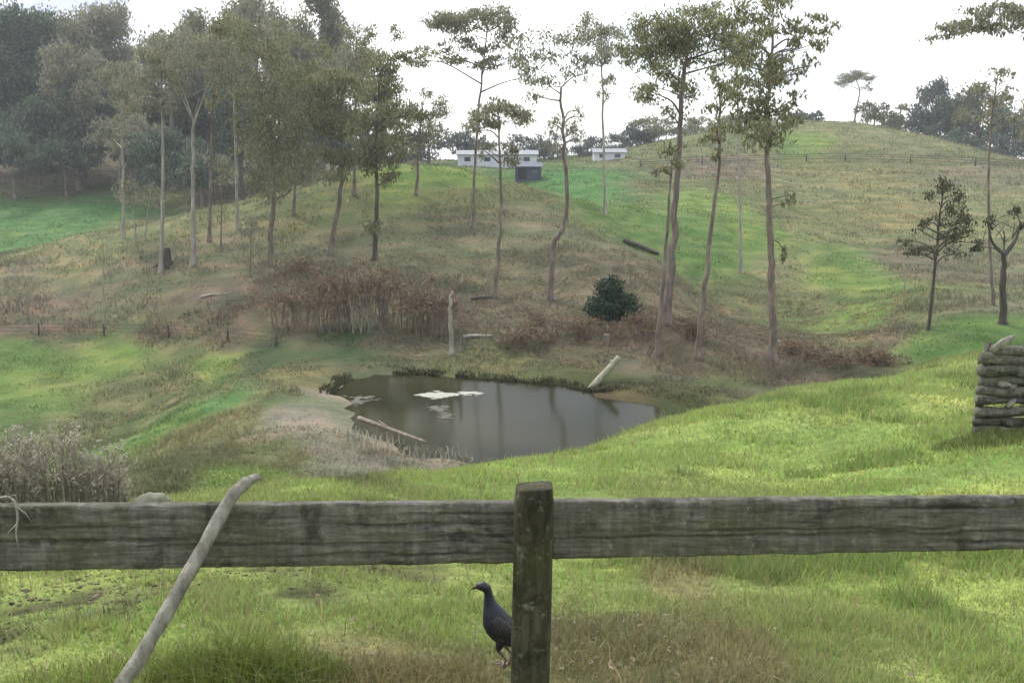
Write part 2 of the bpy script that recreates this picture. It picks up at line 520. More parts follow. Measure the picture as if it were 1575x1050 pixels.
def pond_sd(x, y):
    """signed distance to the pond outline, negative inside"""
    p = np.stack([x, y], -1)
    best = np.full(x.shape, 1e9); inside = np.zeros(x.shape, bool)
    n = len(POND)
    for i in range(n):
        a, b = POND[i], POND[(i + 1) % n]
        ab = b - a
        t = np.clip(((p - a) @ ab) / (ab @ ab), 0, 1)
        d = np.sqrt(((p - (a + t[..., None] * ab)) ** 2).sum(-1))
        best = np.minimum(best, d)
        cond = ((a[1] > y) != (b[1] > y)) & (x < (b[0] - a[0]) * (y - a[1]) / (b[1] - a[1] + 1e-12) + a[0])
        inside ^= cond
    return np.where(inside, -best, best)


_wv = [(rng.normal(size=2), rng.uniform(0, 6.28)) for _ in range(14)]


def fnoise(x, y, freq):
    """cheap smooth noise, about -1..1"""
    s = np.zeros_like(x)
    for i, (k, ph) in enumerate(_wv):
        s = s + np.sin((k[0] * x + k[1] * y) * freq + ph + 1.3 * np.sin((k[1] * x - k[0] * y) * freq * 0.6 + ph * 2))
    return s / 3.7


def H(x, y):
    x = np.asarray(x, float); y = np.asarray(y, float)
    sh = x.shape
    x = x.ravel(); y = y.ravel()
    z = np.empty(len(x))
    for i in range(0, len(x), 20000):
        w = warp(x[i:i + 20000], y[i:i + 20000])
        d2 = ((w[:, None] - _W[None]) ** 2).sum(-1)
        z[i:i + 20000] = _phi(d2) @ _c[:_n] + _c[_n] + w @ _c[_n + 1:]
    r = np.hypot(x, y)
    th = np.abs(np.arctan2(x, y))
    wb = sstep(1.4, 2.4, th)
    z = z * (1 - wb) + wb * (0.7 + 0.02 * np.minimum(r, 200))
    z = z + fnoise(x, y, 3.2) * 0.012 * sstep(2.5, 4, r) + fnoise(x + 9, y, 0.8) * 0.05 * sstep(4, 14, r) + fnoise(x, y + 31, 0.21) * 0.16 * sstep(25, 60, r)
    sd = np.full(x.shape, 99.0)
    cand = (np.abs(x - POND[:, 0].mean()) < 16) & (np.abs(y - POND[:, 1].mean()) < 18)
    if cand.any(): sd[cand] = pond_sd(x[cand], y[cand]) + 0.22 * fnoise(x[cand], y[cand], 2.0) + 0.3 * fnoise(x[cand], y[cand] + 5, 0.7)
    near = sd < 4
    bank = np.maximum(WATER_Z + 0.04 + 0.22 * sd, -99)
    w = sstep(0.0, 3.5, sd)
    zi = np.where(sd < 0, WATER_Z + 0.04 + 0.35 * np.maximum(sd, -4), bank * (1 - w) + np.maximum(z, WATER_Z + 0.15) * w)
    z = np.where(near, zi, z)
    return z.reshape(sh)


def ground(px, py, rmin=3.5, rmax=900.0):
    d = ray(px, py)
    t = rmin * np.exp(np.linspace(0, math.log(rmax / rmin), 320))
    p = CAM[None] + d[None] * t[:, None]
    f = p[:, 2] - H(p[:, 0], p[:, 1])
    k = np.argmax(f < 0)
    if f[k] >= 0:
        return p[-1]
    a, b = t[k - 1], t[k]
    u = f[k - 1] / (f[k - 1] - f[k])
    q = CAM + d * (a + (b - a) * u)
    q[2] = float(H(np.array([q[0]]), np.array([q[1]]))[0])
    return q


def onground(x, y):
    return np.array([x, y, float(H(np.array([x]), np.array([y]))[0])])


# ground colour: kinds of turf and soil, placed where they grow
LIME = (0.228, 0.292, 0.088); LIME2 = (0.215, 0.262, 0.088); GREEN = (0.088, 0.140, 0.042); GREEN2 = (0.120, 0.170, 0.048)
DGREEN = (0.050, 0.070, 0.034); OLIVE = (0.105, 0.112, 0.054); DRY = (0.128, 0.123, 0.078); DRYG = (0.142, 0.147, 0.076)
BROWN = (0.100, 0.084, 0.057); LITTER = (0.122, 0.106, 0.075); MUD = (0.185, 0.168, 0.134); STRAW = (0.21, 0.195, 0.095); EMER = (0.066, 0.140, 0.046)
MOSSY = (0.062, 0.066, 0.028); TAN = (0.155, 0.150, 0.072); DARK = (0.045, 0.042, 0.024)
CPX = [(100, 1040, LIME), (300, 1030, LIME), (550, 1035, STRAW), (700, 1030, TAN), (950, 1030, TAN), (1100, 1010, STRAW), (1300, 1000, LIME2), (1500, 1030, LIME), (1450, 940, LIME),
       (50, 960, LIME2), (200, 990, LIME), (60, 915, LIME2), (200, 905, LIME2), (350, 905, LIME2), (480, 890, LIME2), (600, 930, LIME), (700, 960, LIME), (620, 880, LIME2),
       (900, 880, LIME), (950, 930, LIME2), (1000, 980, TAN), (1150, 900, LIME2), (1300, 890, LIME), (1500, 880, LIME), (1200, 960, LIME2), (900, 985, TAN), (1040, 895, STRAW),
       (350, 765, LIME2), (500, 748, LIME), (700, 735, LIME), (800, 720, LIME), (950, 700, LIME), (1050, 735, LIME2), (1200, 680, LIME), (1300, 620, LIME), (1400, 700, LIME),
       (1500, 720, LIME), (1450, 620, LIME), (1400, 580, LIME), (1540, 700, LIME), (1100, 640, LIME), (1480, 560, LIME2), (230, 765, OLIVE), (100, 770, OLIVE), (1000, 655, LIME2), (1200, 612, LIME2),
       # hollow and dam
       (60, 560, GREEN), (200, 550, GREEN2), (350, 555, GREEN2), (100, 620, GREEN), (220, 600, OLIVE), (280, 590, OLIVE), (350, 620, EMER), (230, 680, GREEN), (300, 640, GREEN), (140, 660, OLIVE),
       (20, 600, GREEN2), (450, 560, OLIVE), (300, 672, TAN), (380, 645, TAN), (330, 700, OLIVE), (420, 690, OLIVE), (440, 610, OLIVE), (480, 590, TAN), (380, 735, GREEN2), (260, 730, OLIVE),
       (490, 660, MUD), (460, 640, MUD), (540, 705, MUD), (600, 712, MUD), (500, 690, MUD), (505, 612, MUD), (460, 700, TAN), (540, 740, OLIVE), (430, 540, DGREEN), (520, 545, DGREEN), (560, 560, DGREEN),
       (0, 512, BROWN), (120, 512, BROWN), (250, 514, BROWN), (380, 522, BROWN),
       # knoll
       (50, 440, DRY), (150, 400, DRYG), (50, 395, DRYG), (300, 340, DRYG), (450, 290, OLIVE), (600, 265, GREEN2), (680, 262, GREEN2), (560, 290, OLIVE), (700, 300, OLIVE), (250, 420, DRY), (350, 380, DRY), (350, 440, LITTER), (200, 470, DRY),
       (100, 480, LITTER), (400, 480, BROWN), (500, 420, LITTER), (560, 350, DRY), (700, 360, DRY), (650, 420, DRY), (800, 340, DRY), (800, 420, DRY), (560, 480, BROWN), (700, 500, LITTER), (480, 500, BROWN),
       (800, 500, LITTER), (880, 420, DRY), (950, 400, DRY), (870, 520, LITTER), (980, 530, LITTER), (1050, 540, LITTER), (700, 560, OLIVE), (800, 565, OLIVE), (620, 545, LITTER), (900, 570, MOSSY), (960, 590, MOSSY), (1050, 590, MOSSY),
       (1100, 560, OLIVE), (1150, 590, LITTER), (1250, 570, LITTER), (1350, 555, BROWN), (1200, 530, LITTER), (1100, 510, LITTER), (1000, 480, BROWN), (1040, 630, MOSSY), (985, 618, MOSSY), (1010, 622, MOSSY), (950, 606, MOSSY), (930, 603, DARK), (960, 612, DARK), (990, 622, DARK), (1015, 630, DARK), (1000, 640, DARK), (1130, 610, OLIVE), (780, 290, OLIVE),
       # right-hand field
       (900, 300, EMER), (950, 330, GREEN), (900, 275, EMER), (1070, 350, GREEN), (1100, 320, GREEN2), (1080, 380, GREEN), (1150, 360, GREEN2), (1200, 330, OLIVE), (1100, 290, OLIVE), (1000, 290, OLIVE), (1250, 290, DRYG), (1350, 280, TAN),
       (1400, 330, TAN), (1250, 350, TAN), (1300, 370, DRYG), (1330, 410, GREEN), (1290, 430, GREEN2), (1360, 440, GREEN2), (1200, 420, DRYG), (1150, 450, OLIVE), (1250, 470, OLIVE), (1350, 480, GREEN2), (1440, 405, LITTER), (1480, 420, LITTER), (1540, 420, DRY),
       (1450, 470, OLIVE), (1530, 300, DRYG), (1530, 350, DRYG), (1400, 515, LITTER), (1450, 530, GREEN), (1540, 520, GREEN), (1350, 520, OLIVE), (1500, 470, DRY),
       (1250, 215, GREEN2), (1330, 230, OLIVE), (1150, 230, OLIVE), (1050, 235, OLIVE), (1400, 220, DRYG), (1290, 196, DRYG), (1450, 245, OLIVE), (1200, 225, GREEN), (1540, 262, DRY), (1300, 258, TAN), (1100, 262, LITTER),
       # left-hand far field
       (50, 330, EMER), (80, 355, EMER), (160, 335, EMER), (215, 318, EMER), (20, 372, EMER), (120, 362, DRYG), (220, 345, DRYG), (380, 308, DRYG), (120, 320, EMER), (200, 330, EMER), (20, 350, GREEN), (100, 290, OLIVE), (10, 290, OLIVE), (250, 310, OLIVE), (350, 305, BROWN), (60, 262, BROWN), (10, 385, DARK), (200, 275, BROWN)]
_cpos, _ccol = [], []
for a, b, c in CPX:
    q = ground(a, b)
    _cpos.append(q[:2]); _ccol.append(c)
for x, y, c in ((-6, 17, OLIVE), (0, 20, OLIVE), (4, 27, OLIVE), (12, 34, OLIVE), (0, 1.5, LIME), (-4, 2, LIME), (4, 2, LIME), (0, 3.3, LIME), (60, 262, OLIVE), (-60, 110, DRY), (0, 110, OLIVE), (-60, 210, DARK), (0, 400, OLIVE), (300, 500, OLIVE), (-300, 500, OLIVE)):
    _cpos.append((x, y)); _ccol.append(c)
_cpos = np.array(_cpos); _ccol = np.array(_ccol)
_CW = warp(_cpos[:, 0], _cpos[:, 1])


def gcol(x, y):
    x = np.asarray(x, float); y = np.asarray(y, float)
    w = warp(x, y)
    r = np.hypot(x, y)
    w = w + 0.035 * np.stack([fnoise(x * 14 / (r + 1), y * 14 / (r + 1) + 3, 1.1), fnoise(x * 14 / (r + 1) + 7, np.log(r + 1) * 14, 1.1)], -1) * 0.8
    out = np.empty((len(x), 3))
    for i in range(0, len(x), 20000):
        d2 = ((w[i:i + 20000, None] - _CW[None]) ** 2).sum(-1) + 2e-4
        k = 1.0 / (d2 * d2)
        out[i:i + 20000] = (k @ _ccol) / k.sum(-1, keepdims=True)
    return out


def set_col(me, C):
    a = me.color_attributes.new('Col', 'FLOAT_COLOR', 'POINT')
    a.data.foreach_set('color', np.concatenate([C, np.ones((len(C), 1))], 1).astype(np.float32).ravel())


GRID = {}


def make_ground():
    rad = [0.0] + list(0.7 * np.exp(np.linspace(0, math.log(1500 / 0.7), 380)))
    ang = list(np.radians(np.linspace(-44, 44, 330)))
    ang += list(np.radians(np.linspace(48, 312, 56)))
    R_, T_ = np.meshgrid(rad[1:], ang, indexing='ij')
    X = np.concatenate([[0.0], (R_ * np.sin(T_)).ravel()]); Y = np.concatenate([[0.0], (R_ * np.cos(T_)).ravel()])
    Z = H(X, Y)
    # hoof-pocked strip behind the left rail
    q = np.clip(1 - np.abs((np.hypot(X, Y) - 6.2 - 0.35 * X * 0.3) / 0.9), 0, 1) * sstep(0.3, -1.2, X) * (Y > 0)
    Z = Z - q * 0.10 * np.clip(fnoise(X, Y * 1.6, 4.5) - 0.15, 0, 1)
    m, n = R_.shape
    idx = 1 + np.arange(m * n).reshape(m, n)
    nx = np.roll(idx, -1, axis=1)
    F = np.stack([idx[:-1], idx[1:], nx[1:], nx[:-1]], -1).reshape(-1, 4)
    me = fast_mesh('ground', np.stack([X, Y, Z], -1), F[:, ::-1], smooth=True)
    C = gcol(X, Y)
    pk = np.clip(q * 1.6, 0, 1) * np.clip(fnoise(X, Y * 1.6, 4.5) * 1.5, 0, 0.9)
    C = C * (1 - pk[:, None]) + pk[:, None] * np.array([0.055, 0.05, 0.032])
    set_col(me, C)
    GRID['z'] = Z[1:].reshape(m, n)[:, :330]; GRID['c'] = C[1:].reshape(m, n, 3)[:, :330]
    o = link('ground', me, M['ground'])
    # flip if needed so that normals point up
    if me.polygons[len(me.polygons) // 3].normal.z < 0:
        me.flip_normals()
    tag(o, kind='structure')
    return o


make_ground()


def grid_at(x, y):
    """height and colour read off the ground mesh (inside +-44 degrees)"""
    r = np.hypot(x, y); t = np.degrees(np.arctan2(x, y))
    i = np.clip(np.log(r / 0.7) / math.log(1500 / 0.7) * 379, 0, 378.999); j = np.clip((t + 44) / 88 * 329, 0, 328.999)
    i0, j0 = i.astype(int), j.astype(int); a, b = i - i0, j - j0
    def lerp(g):
        aa, bb = (a, b) if g.ndim == 2 else (a[:, None], b[:, None])
        return (g[i0, j0] * (1 - aa) + g[i0 + 1, j0] * aa) * (1 - bb) + (g[i0, j0 + 1] * (1 - aa) + g[i0 + 1, j0 + 1] * aa) * bb
    return lerp(GRID['z']), lerp(GRID['c'])


def make_pond():
    c = POND.mean(0)
    big = []
    for p in POND:
        d = p - c
        big.append(c + d * (1 + 1.1 / np.hypot(*d)))
    me = bpy.data.meshes.new('pond_water')
    me.from_pydata([(a, b, WATER_Z) for a, b in big], [], [tuple(range(len(big)))])
    me.update()
    if me.polygons[0].normal.z < 0: me.flip_normals()
    o = link('pond_water', me, M['water'])
    tag(o, kind='structure')


make_pond()

# ------------------------------------------------------------------ wooden fence in front
FY = 3.40


def rail_mesh(x0, x1, y, zt0, zt1, zb0, zb1, thick, crack=False, seed=0):
    """a sawn plank with worn edges; ends at x0 / x1, top and bottom heights at both ends"""
    n = 230
    prof = []                                   # (u across thickness -1..1, v height 0..1)
    k = 30
    prof += [(-1, i / k) for i in range(k + 1)]
    prof += [(-0.5, 1.012), (0.5, 1.012)]
    prof += [(1, 1 - i / k) for i in range(k + 1)]
    prof += [(0.5, -0.012), (-0.5, -0.012)]
    V, F = [], []
    for j in range(n + 1):
        t = j / n; x = x0 + (x1 - x0) * t
        zt = zt0 + (zt1 - zt0) * t; zb = zb0 + (zb1 - zb0) * t
        wt = 0.004 * mnoise.noise((x * 9, seed, 0)) + 0.003 * mnoise.noise((x * 31, seed, 4))
        wb = 0.005 * mnoise.noise((x * 7, seed, 9)) + 0.003 * mnoise.noise((x * 27, seed, 14))
        for u, v in prof:
            vv = min(max(v, 0.0), 1.0)
            rnd = 1.0 - 0.22 * max(0, abs(vv - 0.5) * 2 - 0.85) / 0.15
            zz = zb + wb + (zt + wt - zb - wb) * v
            yy = y + u * thick / 2 * rnd + 0.004 * mnoise.noise((x * 5, v * 4, seed)) + 0.0025 * mnoise.noise((x * 14, v * 22, seed + 3))
            if u == -1:
                for ci in range(5):
                    cv = (0.18, 0.36, 0.47, 0.66, 0.83)[ci] + 0.05 * mnoise.noise((x * 1.6, ci * 7.3, seed)) + 0.012 * mnoise.noise((x * 9, ci * 3.1, seed))
                    on = mnoise.noise((x * 0.9 + ci * 5.1, seed * 1.7, 2.2)) + (0.35 if crack and ci == 2 else 0.0)
                    w_ = 0.024 * min(1.0, max(0.0, on * 3))
                    if w_ > 0.004 and abs(v - cv) < max(w_, 0.018): yy += 0.014 * min(1.0, on * 4)
            V.append((x, yy, zz))
    p = len(prof)
    for j in range(n):
        for i in range(p):
            a = j * p + i; b = j * p + (i + 1) % p
            F.append((a, b, b + p, a + p))
    F.append(tuple(range(p - 1, -1, -1))); F.append(tuple(n * p + i for i in range(p)))
    me = bpy.data.meshes.new('rail')
    me.from_pydata(V, [], F)
    for q in me.polygons: q.use_smooth = True
    me.update()
    bm = bmesh.new(); bm.from_mesh(me); bmesh.ops.recalc_face_normals(bm, faces=bm.faces); bm.to_mesh(me); bm.free()
    return me


def fence_post(px_top, py_top, px_bot, half, y, ztop_extra=0.0, seed=1):
    top = at(px_top, py_top, y)
    bot = at(px_bot, 1050, y)
    d = (top - bot) / np.linalg.norm(top - bot)
    g = onground(bot[0], y)[2] - 0.25
    base = bot + d * ((g - bot[2]) / d[2])
    n, k = 26, 22
    V, F = [], []
    for j in range(n + 1):
        t = j / n
        c = base + (top - base) * t
        for i in range(k):
            a = 2 * math.pi * i / k
            # squarish split post with softened corners
            ca, sa = math.cos(a), math.sin(a)
            sq = (abs(ca) ** 5 + abs(sa) ** 5) ** (-1 / 5.0)
            r = half * sq * (1.05 - 0.05 * t) * (1 + 0.035 * mnoise.noise((ca * 1.5, sa * 1.5 + seed, t * 3)) + 0.02 * mnoise.noise((ca * 6, sa * 6, t * 2 + seed)))
            e = 1 - 0.07 * max(0, (t - 0.985) / 0.015)
            zt = 0.012 * (ca * 0.4 - sa * 0.3) * (t > 0.97)
            V.append((c[0] + ca * r * e, c[1] + sa * r * e * 0.95, c[2] + zt))
    for j in range(n):
        for i in range(k):
            a = j * k + i; b = j * k + (i + 1) % k
            F.append((a, b, b + k, a + k))
    ce = len(V); V.append(tuple(top + np.array([0, 0, 0.006])))
    for i in range(k): F.append((n * k + i, n * k + (i + 1) % k, ce))
    me = bpy.data.meshes.new('post')
    me.from_pydata(V, [], F)
    for q in me.polygons: q.use_smooth = len(q.vertices) == 4
    me.update()
    return me


def make_fence():
    pc = at(820, 745, FY)
    root = empty('timber_fence', (pc[0], FY, onground(pc[0], FY)[2]), 'weathered mossy timber fence with post and wide rail across the foreground', 'fence')
    off = -np.array(root.location)

    def child(name, me, mat):
        me.transform(__import__('mathutils').Matrix.Translation(Vector(off)))
        return link(name, me, mat, root)
    yr = FY + 0.045
    L0 = at(0, 776, yr); L0b = at(0, 874, yr); L1 = at(790, 771, yr); L1b = at(790, 861, yr)
    ext = 0.85
    sl = (L1[2] - L0[2]) / (L1[0] - L0[0]); slb = (L1b[2] - L0b[2]) / (L1b[0] - L0b[0])
    child('rail', rail_mesh(L0[0] - ext, L1[0] + 0.07, yr, L0[2] - ext * sl, L1[2], L0b[2] - ext * slb, L1b[2], 0.055, True, 3), M['rail'])
    R0 = at(850, 769, yr); R0b = at(850, 856, yr); R1 = at(1575, 763, yr); R1b = at(1575, 841, yr)
    sr = (R1[2] - R0[2]) / (R1[0] - R0[0]); srb = (R1b[2] - R0b[2]) / (R1b[0] - R0b[0])
    child('rail', rail_mesh(R0[0] - 0.05, R1[0] + ext, yr, R0[2], R1[2] + ext * sr, R0b[2], R1b[2] + ext * srb, 0.055, False, 8), M['rail'])
    child('post', fence_post(822, 747, 815, 0.0685, FY - 0.02, 0, 1), M['post'])
    for sx in (-1, 1):
        child('post', fence_post(822 + sx * 1145, 742, 818 + sx * 1145, 0.069, FY - 0.02, 0, 5 + sx), M['post'])
    return root


make_fence()


# a silvery dead branch leaning on the rail
def make_branch():
    A = at(178, 1080, FY - 0.42); B = at(265, 925, FY - 0.235); C_ = at(352, 770, FY - 0.035); 
    base = onground(A[0] - 0.06, A[1] - 0.05)
    path = smooth_path([base, A, at(216, 1010, FY - 0.33), B, at(310, 846, FY - 0.12), C_, at(372, 748, FY + 0.0), at(386, 736, FY + 0.03)], 40)
    rad = [0.027 - 0.005 * (i / 39) + 0.0015 * math.sin(i * 1.3) for i in range(40)]
    rad[-1] *= 0.45; rad[-2] *= 0.75; rad[-3] *= 0.9
    root = empty('leaning_branch', base, 'silver grey dead branch leaning against the left fence rail', 'branch')
    mb = MB(); mb.tube([p - base for p in path], rad, 12, True, 0.05)
    mb.build('stem', M['deadwood'], root)
    sp = MB(); k2 = path[37] - base
    sp.tube([k2, k2 + np.array([0.03, 0.012, 0.012]), k2 + np.array([0.045, 0.016, 0.002])], [0.020, 0.014, 0.005], 8, True, 0.06)
    sp.build('splinter', M['deadwood'], root)


make_branch()


# a dry vine over the left end of the rail
def make_vine():
    y = FY - 0.005
    P = [at(-40, 800, y), at(-5, 768, y + 0.02), at(18, 766, y + 0.01), at(27, 790, y - 0.005), at(25, 822, y - 0.012), at(33, 852, y - 0.01)]
    b = P[0]
    root = empty('dry_vine', b, 'pale dry vine draped over the left end of the rail', 'vine')
    mb = MB(); pa = smooth_path([p - b for p in P], 24); mb.tube(pa, [0.006 - 0.003 * i / 23 for i in range(24)], 6, True, 0.15)
    mb.build('stem', M['deadwood'], root)
    mb = MB()
    for q in (8, 12, 16, 20):
        p = pa[q]; d = np.array([random.uniform(-0.06, 0.06), -0.01, random.uniform(-0.06, 0.03)])
        mb.tube([p, p + d * 0.6, p + d + np.array([0, 0, -0.02])], [0.003, 0.002, 0.001], 5)
    mb.build('tendril', M['deadwood'], root)


make_vine()


# ------------------------------------------------------------------ swamphen beside the post
def wing_mat():
    m, N, L = new_mat('swamphen_wing')
    out = N.new('ShaderNodeOutputMaterial'); tc = N.new('ShaderNodeTexCoord')
    mp = N.new('ShaderNodeMapping'); mp.inputs['Rotation'].default_value = (0, 0.85, 0)
    wv = nd(N, 'ShaderNodeTexWave', Scale=26.0, Distortion=2.5); wv.bands_direction = 'Z'
    L.new(tc.outputs['Object'], mp.inputs['Vector']); L.new(mp.outputs[0], wv.inputs['Vector'])
    r = ramp(N, [(0.2, (0.008, 0.008, 0.009)), (0.8, (0.026, 0.024, 0.026))]); L.new(wv.outputs['Fac'], r.inputs['Fac'])
    b = nd(N, 'ShaderNodeBump', Strength=0.6, Distance=0.004); L.new(wv.outputs['Fac'], b.inputs['Height'])
    p = nd(N, 'ShaderNodeBsdfPrincipled', Roughness=0.42); L.new(r.outputs['Color'], p.inputs['Base Color']); L.new(b.outputs[0], p.inputs['Normal'])
    L.new(p.outputs[0], out.inputs['Surface'])
    return m


M_WING = wing_mat()


def make_bird():
    foot = ground(779, 1027)
    root = empty('swamphen', foot, 'dark blue black swamphen standing beside the fence post facing left', 'bird')
    sc = np.linalg.norm(foot - CAM) / FPX            # metres per pixel there

    def P(px, py, dy=0.0):
        p = np.array([(px - 779) * sc, dy, (1027 - py) * sc * 0.99])
        return p
    # spine from head to rump: (px, py, half width sideways, half depth)
    sp = [(735, 901, .006, .007), (738, 899, .015, .017), (744, 898, .022, .024), (750, 901, .021, .023), (753, 909, .018, .020), (754, 918, .020, .024), (756, 928, .028, .034), (759, 938, .042, .050),
          (763, 949, .055, .064), (768, 960, .060, .068), (774, 970, .056, .060), (781, 979, .044, .044), (789, 985, .030, .027), (797, 988, .018, .013), (804, 989, .008, .006)]
    V, F = [], []
    n = 14
    pts = [P(a, b) for a, b, _, _ in sp]
    for i, (a, b, w, h) in enumerate(sp):
        t = pts[min(i + 1, len(pts) - 1)] - pts[max(i - 1, 0)]
        t /= np.linalg.norm(t)
        up = np.array([-t[2], 0, t[0]])
        for k in range(n):
            an = 2 * math.pi * k / n
            V.append(pts[i] + np.array([0, 1, 0]) * math.cos(an) * w + up * math.sin(an) * h)
    mb = MB(); mb.v = [Vector(v) for v in V]
    for i in range(len(sp) - 1):
        for k in range(n):
            a = i * n + k; b = i * n + (k + 1) % n
            mb.f.append((a, b, b + n, a + n))
    mb.f.append(tuple(range(n - 1, -1, -1))); mb.f.append(tuple((len(sp) - 1) * n + k for k in range(n)))
    # thighs, shanks and toes
    for s, dx in ((-1, -0.012), (1, 0.016)):
        hip = P(774, 975, s * 0.025); knee = P(770, 994, s * 0.028) + np.array([dx, 0, 0]); hock = P(782, 1008, s * 0.028) + np.array([dx, 0, 0]); ft = P(777, 1026, s * 0.03) + np.array([dx, 0, 0])
        mb.tube([hip, (hip + knee) / 2, knee], [0.038, 0.024, 0.010], 10)
        mb.tube([knee, hock, ft], [0.0095, 0.0065, 0.0065], 8)
        for an in (-0.5, 0.0, 0.5, math.pi):
            L_ = 0.075 if an != math.pi else 0.035
            d = np.array([-math.cos(an), math.sin(an), 0.0]) * L_
            mb.tube([ft, ft + d * 0.5 + np.array([0, 0, 0.004]), ft + d], [0.0065, 0.0055, 0.0035], 6)
    m, N, L = new_mat('swamphen_plumage')
    out = N.new('ShaderNodeOutputMaterial'); tc = N.new('ShaderNodeTexCoord'); sx = N.new('ShaderNodeSeparateXYZ')
    L.new(tc.outputs['Object'], sx.inputs[0])
    ad = nd(N, 'ShaderNodeMath', operation='MULTIPLY_ADD'); ad.inputs[1].default_value = 0.55; ad.inputs[2].default_value = 0.0
    L.new(sx.outputs['X'], ad.inputs[0])
    # wings and back black-brown, breast and neck blue, shanks dull red-brown
    zz = nd(N, 'ShaderNodeMapRange'); zz.inputs['From Min'].default_value = 0.0; zz.inputs['From Max'].default_value = 0.46
    L.new(sx.outputs['Z'], zz.inputs['Value'])
    rz = ramp(N, [(0.0, (0.16, 0.105, 0.08)), (0.20, (0.13, 0.085, 0.07)), (0.245, (0.014, 0.015, 0.020)), (0.45, (0.013, 0.014, 0.026)), (0.70, (0.011, 0.017, 0.030)), (0.86, (0.012, 0.014, 0.018)), (1.0, (0.010, 0.010, 0.010))])
    L.new(zz.outputs[0], rz.inputs['Fac'])
    xr = nd(N, 'ShaderNodeMapRange'); xr.inputs['From Min'].default_value = -0.05; xr.inputs['From Max'].default_value = 0.015
    L.new(sx.outputs['X'], xr.inputs['Value'])
    zr = nd(N, 'ShaderNodeMapRange'); zr.inputs['From Min'].default_value = 0.10; zr.inputs['From Max'].default_value = 0.135
    L.new(sx.outputs['Z'], zr.inputs['Value'])
    mm = nd(N, 'ShaderNodeMath', operation='MULTIPLY'); L.new(xr.outputs[0], mm.inputs[0]); L.new(zr.outputs[0], mm.inputs[1])
    mx = N.new('ShaderNodeMixRGB'); mx.inputs[2].default_value = (0.011, 0.010, 0.010, 1)
    L.new(mm.outputs[0], mx.inputs[0]); L.new(rz.outputs['Color'], mx.inputs[1])
    no = nd(N, 'ShaderNodeTexNoise', Scale=70.0, Detail=4.0); L.new(tc.outputs['Object'], no.inputs['Vector'])
    bp = nd(N, 'ShaderNodeBump', Strength=0.5, Distance=0.006); L.new(no.outputs['Fac'], bp.inputs['Height'])
    p = nd(N, 'ShaderNodeBsdfPrincipled', Roughness=0.5); L.new(mx.outputs[0], p.inputs['Base Color']); L.new(bp.outputs[0], p.inputs['Normal'])
    L.new(p.outputs[0], out.inputs['Surface'])
    body = mb.build('body', m, root)
    rm = body.modifiers.new('fuse', 'REMESH'); rm.mode = 'VOXEL'; rm.voxel_size = 0.0035; rm.use_smooth_shade = True
    sm = body.modifiers.new('soften', 'SMOOTH'); sm.iterations = 4; sm.factor = 0.5
    bm_ = MB()
    b0, b1 = P(738, 899), P(727, 904)
    bm_.tube([b0 + np.array([0.008, 0, 0.002]), b0, (b0 + b1) / 2 + np.array([0, 0, 0.002]), b1], [0.009, 0.0095, 0.007, 0.0015], 8, True, 0, 0.8)
    bill = bm_.build('bill', plain_mat('dull_red_bill', (0.075, 0.022, 0.016), 0.4), root)
    for s in (-1, 1):
        e = MB(); c = P(743, 897, s * 0.0145)
        e.tube([c + np.array([0, s * -0.003, 0]), c + np.array([0, s * 0.0012, 0]), c + np.array([0, s * 0.0022, 0])], [0.0042, 0.0036, 0.0012], 8)
        e.build('eye', plain_mat('dark_eye', (0.02, 0.008, 0.006), 0.15), root)
    for s_ in (-1, 1):
        bw = bmesh.new(); bmesh.ops.create_icosphere(bw, subdivisions=3, radius=1.0)
        c0 = P(777, 962, s_ * 0.052); dv = P(797, 984) - P(757, 940); an = math.atan2(dv[2], dv[0])
        for v in bw.verts:
            x_ = v.co.x; tp = 1 - 0.35 * max(0, x_)
            l_ = x_ * 0.098; h_ = v.co.z * 0.040 * tp; y_ = v.co.y * 0.016 + s_ * (-0.02 * x_ * x_)
            v.co = Vector((c0[0] + l_ * math.cos(an) - h_ * math.sin(an), c0[1] + y_, c0[2] + l_ * math.sin(an) + h_ * math.cos(an)))
        mw = bpy.data.meshes.new('wing'); bw.to_mesh(mw); bw.free()
        for q in mw.polygons: q.use_smooth = True
        link('wing', mw, M_WING, root)
    t = MB()
    for k in range(5):
        a = P(796, 984, (k - 2) * 0.006); b = P(813, 979 + abs(k - 2), (k - 2) * 0.012)
        t.tube([a, (a + b) / 2, b], [0.007, 0.009, 0.003], 6, True, 0, 0.5)
    t.build('tail', m, root)


make_bird()


